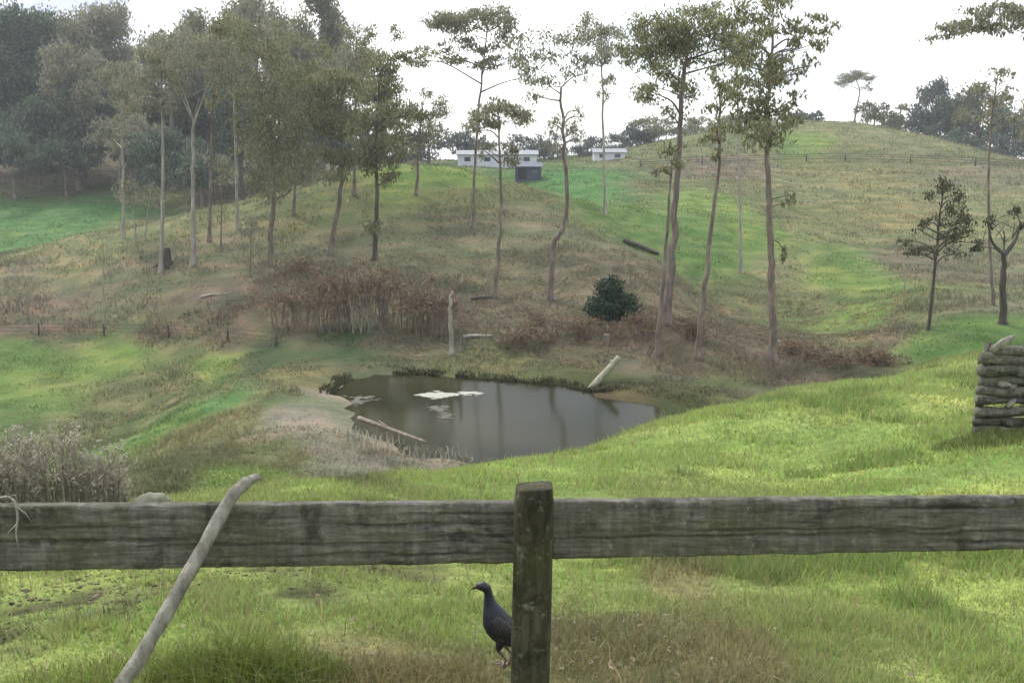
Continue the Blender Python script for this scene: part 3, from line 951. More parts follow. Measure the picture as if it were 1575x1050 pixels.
# ------------------------------------------------------------------ stacked log fence at the right edge
def make_log_fence():
    b = ground(1503, 676)
    root = empty('stacked_log_fence', b, 'end of a grey weathered fence of stacked split logs at the right edge', 'fence')
    top = at(1528, 528, b[1])[2] - b[2]
    nrow = 9
    h = top * 0.97 / nrow
    for i in range(nrow):
        z = h * (i + 0.5)
        x0 = 0.0 + 0.03 * (i % 2) + random.uniform(0, 0.04) + (0.14 if i == nrow - 1 else 0)
        x1 = 2.6 + random.uniform(-0.2, 0.2)
        n = 16
        yw = random.uniform(-0.04, 0.04)
        pts = [np.array([x0 + (x1 - x0) * j / (n - 1), 0.16 + yw + 0.012 * math.sin(j * 0.9 + i), z + 0.018 * math.sin(j * 0.7 + i * 2.1) + 0.03 * j / n * (i % 3 - 1)]) for j in range(n)]
        rr = h * random.uniform(0.46, 0.60)
        mb = MB(); mb.tube(pts, [rr * (1 + 0.06 * math.sin(j + i)) for j in range(n)], 10, True, 0.2)
        mb.build('log', M['greylog'], root)
    mb = MB(); mb.tube([np.array([0.10, 0.02, top - 0.10]), np.array([0.24, 0.06, top + 0.0]), np.array([0.40, 0.10, top + 0.07])], [0.05, 0.055, 0.035], 8, True, 0.1, 0.6)
    o = mb.build('slab', M['deadwood'], root); o['label'] = 'pale broken slab lying across the top'
    for sx, dy in ((0.16, 0.38), (2.2, 0.38)):
        mb = MB(); mb.tube([np.array([sx, dy, -0.15]), np.array([sx + 0.02, dy, top * 0.5]), np.array([sx + 0.07, dy, top * 0.95])], [0.055, 0.05, 0.042], 10, True, 0.06)
        mb.build('post', M['greylog'], root)
    # rubble of broken ends wedged between the logs
    for i in range(9):
        z = h * (0.8 + i * 0.75); x = random.uniform(0.05, 0.5)
        mb = MB(); a = np.array([x, 0.06, z]); d = np.array([random.uniform(0.08, 0.22), 0.03, random.uniform(-0.10, 0.12)])
        mb.tube([a, a + d * 0.5, a + d], [0.035, 0.04, 0.02], 7, True, 0.15)
        mb.build('broken_end', M['deadwood' if i % 3 == 0 else 'greylog'], root)


make_log_fence()


# ------------------------------------------------------------------ trees
def leaves_arr(centers, radii, counts, size, droop=0.55, aspect=0.36, shell=0.45, rs=None):
    """leaf-sized rhombs scattered through ellipsoid puffs -> V, F"""
    g = rs or rng
    Cs = np.repeat(np.asarray(centers, float), counts, 0); Rs = np.repeat(np.asarray(radii, float), counts, 0)
    n = len(Cs)
    d = g.normal(size=(n, 3)); d /= np.linalg.norm(d, axis=1, keepdims=True)
    rr = g.random(n) ** shell
    # lumpy outline
    lump = 1 + 0.28 * np.sin(d[:, 0] * 5 + Cs[:, 2] * 3) * np.sin(d[:, 1] * 4 + Cs[:, 0] * 2) + 0.22 * np.sin(d[:, 2] * 7 + Cs[:, 0] * 5)
    P = Cs + d * (rr * lump)[:, None] * Rs
    ax = g.normal(size=(n, 3)); ax /= np.linalg.norm(ax, axis=1, keepdims=True)
    ax = ax * (1 - droop) + np.array([0, 0, -1.0]) * droop; ax /= np.linalg.norm(ax, axis=1, keepdims=True)
    sd = np.cross(ax, g.normal(size=(n, 3))); sd /= np.linalg.norm(sd, axis=1, keepdims=True)
    s = size * g.uniform(0.6, 1.35, n)[:, None]
    V = np.stack([P - ax * s * 0.5, P + sd * s * aspect * 0.5, P + ax * s * 0.5, P - sd * s * aspect * 0.5], 1).reshape(-1, 3)
    F = np.arange(n * 4).reshape(n, 4)
    return V, F


DENS = 1.3
PUFF = 1.45


def tree(name, label, base, trunk, puffs, r0, r1, bark, leaf, size=0.24, dens=60, group=None, cat='tree', droop=0.55, depth=1.0, limbs=True, extra=None, aspect=0.36, sub=2):
    """base: world point; trunk: pixel polyline from base upwards; puffs: (px, py, rx, ry[, dy]) in pixels of the photograph at the tree's own distance"""
    base = np.array(base, float)
    Y = base[1]
    root = empty(name, base, label, cat, group)
    mpp = Y / FPX
    tp = [np.zeros(3)]
    for k, q in enumerate(trunk):
        dy = q[2] if len(q) > 2 else 0.0
        tp.append(at(q[0], q[1], Y + dy) - base)
    n = max(12, 5 * len(tp))
    path = smooth_path(tp, n)
    rad = [r1 + (r0 - r1) * (1 - j / (n - 1)) ** 0.8 for j in range(n)]
    rad = [q * 0.86 for q in rad]
    rad[0] *= 1.55; rad[1] *= 1.12
    path = [p + (np.array([mnoise.noise((j * 0.45, base[0], 1)), mnoise.noise((j * 0.45, base[0], 8)), 0]) * r0 * 0.5 if 0 < j else p * 0) for j, p in enumerate(path)]
    pth0 = [path[0] + np.array([0, 0, -0.25])] + path
    mb = MB(); mb.tube(pth0, [rad[0] * 1.2] + rad, 10, True, 0.05)
    cen, rds = [], []
    nodes = [(path[j], rad[j]) for j in range(int(n * 0.38), n)]
    ptop = tp[-1]
    puffs = list(puffs) + [(q[0] + random.uniform(-1.1, 1.1) * q[2], q[1] + random.uniform(-1.1, 1.1) * q[3], q[2] * 0.75, q[3] * 0.75) for q in puffs if not name.startswith(('forest', 'far'))]
    for q in sorted(puffs, key=lambda q: np.linalg.norm(at(q[0], q[1], Y) - base - ptop)):
        rx, ry = q[2] * mpp * PUFF, q[3] * mpp * PUFF
        dy = q[4] if len(q) > 4 else random.uniform(-1, 1) * depth * min(3.0, 1.2 + rx)
        c = at(q[0], q[1], Y + dy) - base
        if limbs:
            def cost(nd_):
                q_ = nd_[0]; v = c - q_
                up_ = v[2] - 0.25 * math.hypot(v[0], v[1])
                return np.linalg.norm(v) + (0 if up_ > 0 else -up_ * 3.0)
            a, ra = min(nodes, key=cost)
            L_ = np.linalg.norm(c - a)
            mid = a + (c - a) * 0.5 + np.array([random.uniform(-.3, .3), random.uniform(-.3, .3), random.uniform(-0.1, 0.3)]) * L_ * 0.5
            rb = max(0.022, min(ra * 0.85, 0.026 + 0.016 * L_))
            lp = smooth_path([a, mid, c], 7)
            mb.tube(lp, [rb * (1 - 0.6 * j / 6) for j in range(7)], 5, False)
            nodes += [(lp[j], rb * (1 - 0.6 * j / 6)) for j in (2, 3, 4, 5)]
        m = max(2, int(sub * (1.5 + 1.2 * rx * ry)))
        for _ in range(m):
            f = random.uniform(0.42, 0.75) if m > 1 else 1.0
            o = np.array([random.uniform(-1, 1), random.uniform(-1, 1), random.uniform(-1, 1)])
            o /= max(1, np.linalg.norm(o))
            cc = c + o * np.array([rx, rx * 0.9, ry]) * 0.72
            cen.append(cc); rds.append((rx * f, rx * f, ry * f))
            if limbs and random.random() < 0.6:
                mb.tube([c, (c + cc) / 2 + np.array([0, 0, 0.05]), cc], [0.018, 0.012, 0.006], 5, False)
    if extra: extra(mb, path, rad)
    mb.build('trunk', bark, root)
    if cen:
        cnt = [max(12, int(DENS * dens * (r[0] * r[0] + 2 * r[0] * r[2]))) for r in rds]
        V, F = leaves_arr(cen, rds, cnt, size, droop, aspect)
        link('crown', fast_mesh('crown', V, F), leaf, root)
    return root


def blobs(cx, cy, rx, ry, n, s0=0.20, s1=0.36, top=0.0, seed=None):
    """n puffs spread through an ellipse in the picture plane of the tree"""
    r = random.Random(seed)
    out = []
    for _ in range(n):
        a = r.uniform(0, 2 * math.pi); q = math.sqrt(r.random())
        f = r.uniform(s0, s1)
        out.append((cx + math.cos(a) * q * rx * 0.85, cy + math.sin(a) * q * ry * 0.85, rx * f, ry * f * 0.8))
    return out


G_POND = 'gum trees around the pond'

# big gum right of centre
tree('gum_tree', 'tall gum with a broad spreading crown and reddish trunk right of the round bush', ground(1024, 500),
     [(1030, 440), (1036, 370), (1040, 290), (1046, 200), (1052, 110), (1060, 60)],
     [(975, 75, 26, 14), (1005, 55, 30, 18), (1040, 40, 34, 18), (1080, 50, 34, 20), (1110, 35, 26, 18), (1020, 85, 30, 15), (1060, 85, 32, 18), (1095, 95, 22, 15), (1000, 105, 18, 8), (1035, 115, 24, 14),
      (1010, 145, 24, 9), (1042, 145, 16, 16), (985, 148, 14, 6), (1060, 150, 10, 18), (1030, 175, 14, 10), (965, 95, 16, 7), (955, 80, 14, 7), (975, 55, 20, 10), (990, 130, 16, 7), (1070, 20, 26, 14), (1120, 70, 16, 14), (1045, 70, 22, 14)],
     0.27, 0.07, M['bark_red'], M['gum'], group=G_POND, size=0.21, dens=62)
tree('gum_tree', 'slim straight gum trunk standing just in front of the broad crowned gum', ground(1010, 548),
     [(1014, 500), (1020, 440), (1024, 380), (1030, 300), (1034, 240)], [(1030, 232, 14, 12), (1012, 262, 10, 7), (1044, 250, 10, 8)], 0.16, 0.035, M['bark_red'], M['gum'], group=G_POND)
tree('gum_tree', 'thin leaning gum between the broad crowned gum and the feathery one', ground(1072, 552),
     [(1078, 500), (1086, 430), (1094, 350), (1104, 270), (1108, 190), (1106, 130)], [(1106, 120, 16, 18), (1098, 165, 14, 12), (1118, 150, 12, 14), (1110, 205, 14, 12), (1090, 215, 12, 9), (1100, 240, 10, 8)],
     0.17, 0.035, M['bark'], M['gum'], group=G_POND)
tree('gum_tree', 'tall straight gum with a feathery open crown left of the dark small tree', ground(1188, 556),
     [(1189, 500), (1186, 420), (1184, 340), (1181, 260), (1180, 190), (1184, 120), (1190, 50)],
     [(1150, 20, 26, 16), (1190, 14, 24, 14), (1165, 55, 20, 16), (1210, 45, 20, 12), (1225, 75, 12, 10), (1150, 90, 20, 14), (1200, 90, 22, 14), (1180, 120, 24, 16), (1240, 45, 10, 8), (1275, 45, 16, 7),
      (1245, 102, 15, 12), (1160, 130, 20, 14), (1205, 122, 20, 10), (1150, 165, 20, 14), (1180, 170, 26, 18), (1215, 185, 20, 14), (1190, 205, 28, 18), (1165, 215, 18, 14), (1150, 195, 16, 10), (1215, 300, 7, 12), (1205, 388, 5, 7), (1232, 60, 8, 6), (1255, 75, 12, 8), (1130, 60, 16, 12), (1135, 120, 14, 10), (1225, 150, 12, 8), (1260, 30, 12, 7)],
     0.23, 0.05, M['bark'], M['gum'], group=G_POND, dens=58)
# gum with the crooked trunk, centre
tree('gum_tree', 'crooked gum with an open fan of pale branches in the centre', ground(846, 462),
     [(850, 410), (852, 375), (868, 345), (872, 300), (868, 240), (866, 190), (862, 135)],
     [(815, 70, 22, 14), (850, 58, 24, 12), (885, 60, 22, 12), (915, 70, 16, 10), (835, 90, 18, 14), (870, 85, 16, 9), (905, 95, 18, 12), (810, 105, 20, 9), (925, 75, 10, 8), (895, 115, 12, 12), (845, 132, 20, 10), (820, 150, 14, 9), (860, 110, 14, 7),
      (850, 190, 12, 16), (880, 205, 14, 14), (855, 225, 14, 10), (890, 180, 8, 12)],
     0.20, 0.07, M['bark_red'], M['gum_grey'], group=G_POND, dens=46, size=0.20)
tree('gum_tree', 'slender gum with a flat umbrella crown left of the crooked gum', ground(761, 457),
     [(766, 400), (770, 340), (770, 280), (768, 220), (767, 175)],
     [(735, 188, 20, 8), (755, 172, 20, 8), (780, 172, 20, 8), (800, 182, 18, 8), (768, 165, 16, 8), (722, 200, 12, 6), (765, 190, 16, 8), (795, 235, 12, 12), (745, 232, 10, 10)],
     0.15, 0.035, M['bark'], M['gum_grey'], group=G_POND, dens=75)
tree('gum_tree', 'tall thin gum with long drooping sprays reaching left high over the pond', ground(728, 352),
     [(729, 300), (732, 230), (738, 150), (745, 80), (752, 20)],
     [(735, 30, 26, 12), (765, 20, 22, 16), (700, 40, 28, 11), (672, 35, 20, 9), (715, 70, 22, 8), (750, 80, 18, 8), (775, 55, 18, 12), (690, 92, 18, 6), (740, 100, 16, 6), (680, 75, 14, 6), (640, 98, 18, 5), (655, 72, 14, 6), (765, 95, 14, 8), (790, 90, 12, 8), (800, 120, 12, 7)],
     0.14, 0.04, M['bark'], M['gum_grey'], group=G_POND, dens=58, sub=2)
tree('gum_tree', 'dark dense gum with ragged layered crown left of the umbrella gum', ground(576, 400),
     [(578, 350), (580, 300), (578, 240), (580, 180), (585, 110)],
     [(595, 90, 16, 12), (580, 115, 18, 14), (600, 130, 18, 12), (575, 150, 18, 14), (600, 165, 22, 10), (625, 175, 18, 7), (570, 185, 16, 14), (590, 195, 18, 12), (655, 178, 18, 5), (585, 225, 20, 14), (605, 240, 20, 16), (570, 250, 16, 14), (615, 215, 18, 10), (600, 275, 14, 10), (620, 88, 18, 6), (560, 88, 8, 10), (645, 82, 14, 5), (610, 50, 10, 9), (560, 60, 10, 8), (570, 350, 16, 10)],
     0.19, 0.05, M['bark_dark'], M['gum'], group=G_POND, dens=70)
tree('gum_tree', 'leaning gum with a rounded olive crown on the knoll left of the dark gum', ground(508, 392),
     [(514, 350), (522, 310), (526, 260), (524, 200), (520, 130)],
     [(515, 120, 20, 14), (495, 135, 18, 14), (540, 140, 16, 14), (510, 150, 22, 16), (530, 175, 20, 16), (490, 175, 18, 14), (545, 205, 14, 16), (510, 205, 22, 16), (530, 240, 22, 14), (495, 235, 18, 12), (515, 270, 14, 10)],
     0.22, 0.05, M['bark_red'], M['gum'], group=G_POND, dens=62)
tree('gum_tree', 'stout gum with a tall bushy olive crown on the left of the knoll', ground(416, 408),
     [(417, 360), (420, 300), (420, 240), (418, 160), (412, 80)],
     [(400, 45, 26, 18), (430, 70, 24, 18), (385, 75, 16, 12), (410, 105, 28, 22), (445, 115, 24, 20), (380, 130, 18, 16), (420, 150, 32, 24), (455, 160, 22, 22), (390, 175, 24, 20), (430, 200, 34, 24), (465, 205, 18, 20), (395, 225, 26, 22), (440, 245, 30, 22), (410, 275, 28, 18), (450, 285, 24, 14), (425, 305, 20, 12)],
     0.24, 0.07, M['bark'], M['forest_olive'], group=G_POND, dens=24)


def fork(mb, path, rad):
    a = path[-1]
    for d in ((-0.9, 0.2, 2.6), (1.5, -0.2, 3.0), (0.4, 0.3, 1.6)):
        e = a + np.array(d)
        mb.tube(smooth_path([a - np.array([0, 0, .3]), a + np.array(d) * 0.45, e], 7), [rad[-1] * (0.8 - 0.55 * j / 6) for j in range(7)], 7, False)


tree('gum_tree', 'pale trunked gum forking into a wide V on the left slope', ground(297, 408),
     [(298, 350), (297, 290), (297, 230), (297, 185)],
     [(262, 110, 22, 14), (240, 85, 20, 12), (285, 90, 22, 12), (320, 75, 22, 14), (345, 100, 20, 14), (300, 60, 18, 10), (265, 65, 18, 8), (330, 130, 16, 12), (230, 120, 16, 12), (275, 135, 14, 10), (355, 70, 14, 10), (250, 50, 14, 6)],
     0.20, 0.10, M['bark_pale'], M['gum_grey'], group=G_POND, dens=44, extra=fork)
tree('gum_tree', 'pale straight slender gum left of the V forked gum', ground(247, 418),
     [(250, 350), (250, 280), (250, 210), (248, 150), (246, 110)],
     [(240, 110, 16, 10), (225, 130, 14, 10), (258, 140, 12, 10), (232, 160, 14, 10), (215, 150, 12, 8), (262, 165, 10, 8), (245, 90, 14, 8)],
     0.16, 0.05, M['bark_pale'], M['gum_grey'], group=G_POND, dens=44)
for px, py, tx, ty, lab in ((340, 385, 341, 250, 'thin dark sapling right of the V forked gum'), (384, 425, 387, 330, 'short bare grey sapling left of the stout gum'),
                            (210, 372, 200, 285, 'pale leaning sapling at the far edge of the left slope'), (222, 370, 232, 290, 'pale sapling leaning right at the far edge of the left slope')):
    tree('sapling', lab, ground(px, py), [((px + tx) / 2, (py + ty) / 2), (tx, ty)], [(tx, ty + 6, 12, 14), (tx - 8, ty + 26, 9, 9), (tx + 9, ty + 20, 9, 9)], 0.08, 0.02, M['bark' if px > 300 else 'bark_pale'], M['gum_grey'], group='saplings on the left slope', dens=34)
tree('dead_sapling', 'bare pale dead pole of a sapling at the left by the wire fence', ground(160, 502), [(159, 450), (158, 400), (156, 350)], [], 0.075, 0.02, M['logpale'], M['gum'])
tree('dead_sapling', 'pale dead trunk snapped off at the right end of the brown thicket', ground(694, 545), [(694, 510), (692, 475), (695, 448)], [], 0.13, 0.08, M['bark_pale'], M['gum'])
tree('dead_sapling', 'darker dead trunk standing against the pale snapped one', ground(706, 540), [(706, 505), (708, 470), (706, 452)], [], 0.11, 0.06, M['bark'], M['gum'])
tree('dead_sapling', 'bare pale dead sapling beside the dark small tree on the right', ground(1392, 452), [(1390, 410), (1388, 370), (1384, 335)], [], 0.07, 0.02, M['logpale'], M['gum'])

for px, py, tx, ty, wd, lf, bk, lab in (
        (190, 366, 186, 95, 70, 'gum_grey', 'bark_pale', 'slim grey gum with a loose pale crown left of the pale straight gum'),
        (322, 372, 330, 40, 84, 'gum', 'bark', 'slim gum with a high open crown just right of the V forked gum'),
        (366, 352, 356, 20, 70, 'gum_grey', 'bark_pale', 'slender pale gum with a high wispy crown left of the stout gum'),
        (452, 330, 460, 60, 74, 'gum', 'bark', 'gum on the knoll skyline right behind the stout gum'),
        (545, 300, 548, 40, 66, 'gum_grey', 'bark', 'thin gum with wispy crown between the leaning gum and the dark ragged gum'),
        (640, 300, 650, 140, 70, 'gum_grey', 'bark', 'low spreading gum on the crest left of the umbrella gum'),
        (930, 330, 925, 30, 60, 'gum_grey', 'bark_pale', 'wispy gum with very open crown left of the broad crowned gum'),
        (1140, 420, 1132, 30, 70, 'gum', 'bark_pale', 'pale thin gum just left of the feathery gum')):
    tree('gum_tree', lab, ground(px, py), [(px * .7 + tx * .3, py * .7 + ty * .3), (px * .35 + tx * .65, py * .35 + ty * .65), (tx, ty + 20)],
         blobs(tx, ty + 34, wd * 0.62, 44, 11, 0.20, 0.34, seed=px) + blobs((tx + px) / 2, ty + 105, wd * 0.42, 30, 5, 0.2, 0.34, seed=px + 1), 0.15, 0.05, M[bk], M[lf], group=G_POND, dens=44 if lf == 'gum' else 38)

# small dark tree and bare forked tree on the right
tree('small_tree', 'small dark tree with clumped foliage left of the bare forked tree', ground(1428, 508),
     [(1434, 450), (1440, 390), (1446, 330), (1452, 285)],
     [(1452, 278, 12, 12), (1442, 295, 14, 10), (1462, 292, 12, 8), (1482, 302, 10, 8), (1455, 320, 14, 12), (1478, 325, 14, 10), (1470, 342, 18, 8), (1440, 340, 14, 8), (1488, 350, 10, 8), (1450, 362, 16, 9), (1474, 368, 14, 8), (1412, 352, 8, 6), (1408, 378, 16, 7), (1400, 388, 12, 6), (1465, 392, 12, 8), (1428, 384, 12, 5), (1505, 378, 8, 6)],
     0.10, 0.03, M['bark_dark'], M['small'], dens=85, size=0.17)


def bare(mb, path, rad):
    a = path[-1]
    for d, r in (((-0.9, 0.1, 1.4), .6), ((0.7, 0.1, 1.5), .6), ((0.1, 0.4, 0.7), .4)):
        d = np.array(d); e = a + d
        mb.tube(smooth_path([a - np.array([0, 0, .15]), a + d * np.array([.7, .7, .35]), e], 8), [rad[-1] * r * 1.5 * (1 - 0.7 * j / 7) for j in range(8)], 7, False)
        for k in range(5):
            f = a + d * random.uniform(0.4, 1.0)
            g = f + np.array([random.uniform(-.6, .6), random.uniform(-.4, .4), random.uniform(.3, 1.0)])
            mb.tube([f, (f + g) / 2 + np.array([0.05, 0, 0.05]), g], [0.03, 0.02, 0.007], 5, False)


tree('bare_tree', 'leafless forked tree with a thick short trunk at the right edge', ground(1542, 498), [(1541, 460), (1544, 420), (1545, 388)],
     [(1520, 345, 8, 7), (1575, 348, 9, 7), (1500, 380, 7, 5), (1562, 330, 8, 6)], 0.22, 0.13, M['bark_dark'], M['small'], extra=bare, dens=26)
tree('gum_tree', 'tall gum at the right edge with only a hanging spray of its crown in view', ground(1640, 520), [(1642, 400), (1650, 250), (1645, 120), (1630, 40)],
     [(1525, 18, 28, 8), (1500, 26, 20, 9), (1560, 20, 22, 10), (1475, 42, 22, 7), (1450, 55, 20, 7), (1510, 40, 24, 6), (1540, 40, 18, 9), (1600, 30, 30, 14), (1640, 20, 34, 18), (1690, 40, 30, 18), (1660, 70, 26, 14), (1600, 62, 18, 8), (1620, 0, 30, 14)],
     0.26, 0.08, M['bark'], M['gum_grey'], group=G_POND, dens=60, depth=0.5)


tree('gum_tree', 'slender gum rising behind the leafless forked tree at the right edge', ground(1528, 470), [(1524, 400), (1521, 320), (1521, 250), (1526, 180), (1534, 120)],
     [(1540, 110, 18, 8), (1520, 130, 16, 8), (1552, 140, 14, 8), (1530, 160, 14, 8), (1512, 185, 12, 8), (1545, 190, 12, 9)], 0.12, 0.04, M['bark'], M['gum_grey'], group=G_POND, dens=40)


# dense round bush
def round_bush():
    b = ground(942, 492)
    root = empty('round_bush', b, 'dense dark green rounded bush standing alone above the pond', 'bush')
    mpp = b[1] / FPX
    cen, rds = [], []
    r = random.Random(3)
    for _ in range(44):
        a = r.uniform(0, 6.283); q = math.sqrt(r.random())
        x = math.cos(a) * q * 36; y = math.sin(a) * q * 36
        hh = 64 * math.sqrt(max(0.05, 1 - q * q * 0.9))
        cen.append((x * mpp, y * mpp, r.uniform(0.15, 1.0) * hh * mpp)); k_ = r.uniform(0.32, 0.62); rds.append((k_, k_, k_ * 0.85))
    V, F = leaves_arr(cen, rds, [int(900 * q[0] * q[0]) for q in rds], 0.17, 0.2, 0.5)
    V[:, 2] = np.maximum(V[:, 2], 0.02)
    link('crown', fast_mesh('crown', V, F), M['shrub'], root)
    mb = MB()
    for k in range(6):
        a = k * 1.05
        mb.tube([np.array([0.1 * math.cos(a), 0.1 * math.sin(a), -0.1]), np.array([0.4 * math.cos(a), 0.4 * math.sin(a), 0.7]), np.array([0.8 * math.cos(a), 0.8 * math.sin(a), 1.5])], [0.06, 0.04, 0.015], 6)
    mb.build('trunk', M['bark_dark'], root)


round_bush()


# ------------------------------------------------------------------ background trees
def bgtree(name, label, px, pyb, pyt, wpx, Y, leaf, group, n=14, dens=26, size=0.62, bark='bark', crown_frac=0.72, seed=0, lean=0):
    p = at(px, pyb, Y)
    b = onground(p[0], p[1])
    hpx = pyb - pyt
    random.seed(seed * 31 + int(px))
    return tree(name, label, b, [(px + lean * 0.4, pyb - hpx * 0.35), (px + lean * 0.8, pyb - hpx * 0.65), (px + lean, pyt + hpx * 0.12)],
                blobs(px + lean * 0.7, pyt + hpx * crown_frac * 0.5, wpx / 2, hpx * crown_frac * 0.5, n, seed=seed * 7 + int(px)), 0.12 + 0.0016 * hpx, 0.05, M[bark], M[leaf], group=group, dens=dens, size=size, depth=1.6)


FG = 'forest trees on the left hillside'
forest = [  # px, base, top, width, Y, leaf, label
    (-10, 262, 70, 130, 165, 'forest', 'dark blue green forest tree at the left edge'),
    (35, 250, 18, 120, 168, 'forest', 'tall dark forest tree near the top left corner'),
    (95, 255, 25, 90, 172, 'forest_olive', 'tall olive forest tree right of the top left corner tree'),
    (60, 262, 150, 110, 152, 'forest', 'low dark bushy tree above the far left field'),
    (130, 265, 120, 100, 155, 'forest', 'mid height dark tree behind the far left field'),
    (155, 262, -10, 80, 178, 'gum_grey', 'tall thin crowned grey gum rising above the left forest'),
    (185, 285, 160, 90, 140, 'gum_grey', 'pale grey green rounded tree in front of the left forest'),
    (215, 270, 110, 84, 160, 'forest_olive', 'olive tree behind the pale slender gum'),
    (275, 280, 105, 90, 158, 'forest', 'dark tree filling the gap behind the V forked gum'),
    (330, 285, 95, 90, 156, 'forest_olive', 'broad olive tree right behind the V forked gum'),
    (350, 290, 5, 60, 172, 'gum', 'tall spindly gum poking above the forest left of centre'),
    (370, 290, 110, 90, 145, 'forest', 'dark low tree behind the knoll left of the stout gum'),
    (495, 285, -30, 74, 160, 'gum', 'very tall gum with crown cut by the top edge left of centre'),
    (475, 285, 120, 70, 140, 'forest_olive', 'olive tree behind the knoll right of the stout gum'),
    (510, 275, 150, 80, 135, 'forest', 'dark low tree behind the leaning gum'),
    (555, 268, 170, 70, 138, 'forest_olive', 'low olive tree behind the dark ragged gum'),
    (20, 275, 205, 90, 146, 'forest', 'dark green bush at the top of the far left field'),
    (100, 275, 210, 90, 147, 'forest', 'dark green bush in the middle of the far left field edge'),
    (410, 296, 215, 80, 130, 'forest_olive', 'low bushy tree on the skyline below the stout gum crown'),
    (310, 300, 215, 80, 132, 'forest', 'low dark tree on the skyline behind the V forked gum trunk'),
    (240, 300, 200, 70, 136, 'forest', 'low dark tree behind the pale slender gum trunk'),
    (120, 270, 60, 90, 150, 'gum_grey', 'grey gum rising in front of the dark trees above the far left field'),
    (265, 285, 30, 84, 150, 'gum_grey', 'tall pale gum filling the skyline left of the V forked gum crown'),
    (300, 285, 20, 80, 162, 'gum', 'tall open gum directly behind the V forked gum crown'),
    (395, 290, -10, 80, 150, 'gum_grey', 'tall pale gum on the skyline behind the stout gum'),
    (440, 288, 30, 80, 152, 'gum', 'tall gum on the skyline just right of the stout gum crown'),
    (525, 278, 60, 80, 146, 'gum_grey', 'pale gum on the skyline behind the leaning gum crown'),
    (590, 266, 120, 70, 146, 'gum', 'mid height gum on the skyline behind the dark ragged gum crown'),
]
for i, (px, pb, pt, w, Y, lf, lab) in enumerate(forest):
    bgtree('forest_tree', lab, px, pb, pt, w * 1.25, Y, lf, FG, n=22 if lf.startswith('forest') else 14, seed=i, dens=5.0 if lf != 'gum' else 6.0, crown_frac=0.9 if lf.startswith('forest') else 0.6)

FR = 'trees along the far skyline'
far = [(610, 258, 188, 70, 150, 'far', 'grey green tree on the skyline right of the dark ragged gum'), (660, 256, 200, 60, 158, 'far', 'low hazy tree left of the blue shed'),
       (705, 256, 198, 56, 165, 'far', 'hazy tree just left of the blue shed'), (745, 254, 208, 50, 175, 'far', 'low hazy tree behind the umbrella gum trunk'), (805, 252, 208, 56, 180, 'far', 'hazy tree rising behind the blue shed'),
       (845, 254, 202, 44, 175, 'far', 'hazy tree just right of the blue shed'), (905, 252, 205, 52, 180, 'far', 'small hazy tree right of the crooked gum'),
       (960, 236, 190, 60, 200, 'far', 'hazy tree at the left end of the far hill'), (1000, 226, 180, 56, 204, 'forest_olive', 'low olive tree on the left shoulder of the far hill'),
       (1060, 215, 178, 60, 206, 'forest_olive', 'low olive tree on the far hill behind the broad crowned gum'), (1120, 208, 172, 54, 206, 'forest_olive', 'low olive tree on the far hill behind the thin leaning gum'),
       (1170, 204, 176, 50, 206, 'forest_olive', 'low bushy tree on the far hill behind the feathery gum'),
       (1225, 196, 168, 34, 207, 'far', 'tiny bush on the far crest right of the feathery gum'), (1255, 194, 172, 26, 207, 'far', 'tiniest bush on the far crest left of the umbrella tree'),
       (1345, 200, 155, 50, 205, 'forest_olive', 'rounded dark bush on the far hill at the left of the right hand wood'), (1385, 208, 160, 50, 204, 'forest_olive', 'rounded olive bush second in the right hand wood'),
       (1425, 222, 118, 62, 203, 'far', 'tall hazy flat topped tree in the right hand wood'), (1465, 235, 150, 60, 198, 'forest', 'dark dense tree in the middle of the right hand wood'),
       (1505, 245, 125, 76, 194, 'forest_olive', 'tall broad tree at the middle right of the right hand wood'), (1550, 255, 160, 56, 186, 'forest', 'dark tree near the right edge of the far wood'), (1590, 262, 150, 60, 180, 'forest_olive', 'olive tree cut by the right edge on the far hill'),
       (1540, 262, 205, 50, 176, 'far', 'low hazy bush at the foot of the right hand wood'), (1480, 248, 200, 60, 186, 'forest', 'low dark bush at the foot of the right hand wood')]
for i, (px, pb, pt, w, Y, lf, lab) in enumerate(far):
    bgtree('far_tree', lab, px, pb, pt, w * 1.25, Y, lf, FR, n=14, seed=100 + i, dens=6.5, size=0.62, crown_frac=0.9)
p = at(1312, 188, 207); b = onground(p[0], p[1])
tree('far_tree', 'lone flat topped umbrella tree on the far crest', b, [(1318, 165), (1322, 140), (1316, 120)], [(1300, 122, 12, 5), (1315, 116, 14, 5), (1330, 118, 12, 5), (1292, 130, 8, 4), (1335, 134, 6, 6)], 0.22, 0.08, M['bark'], M['gum_grey'], group=FR, dens=30, size=0.32)

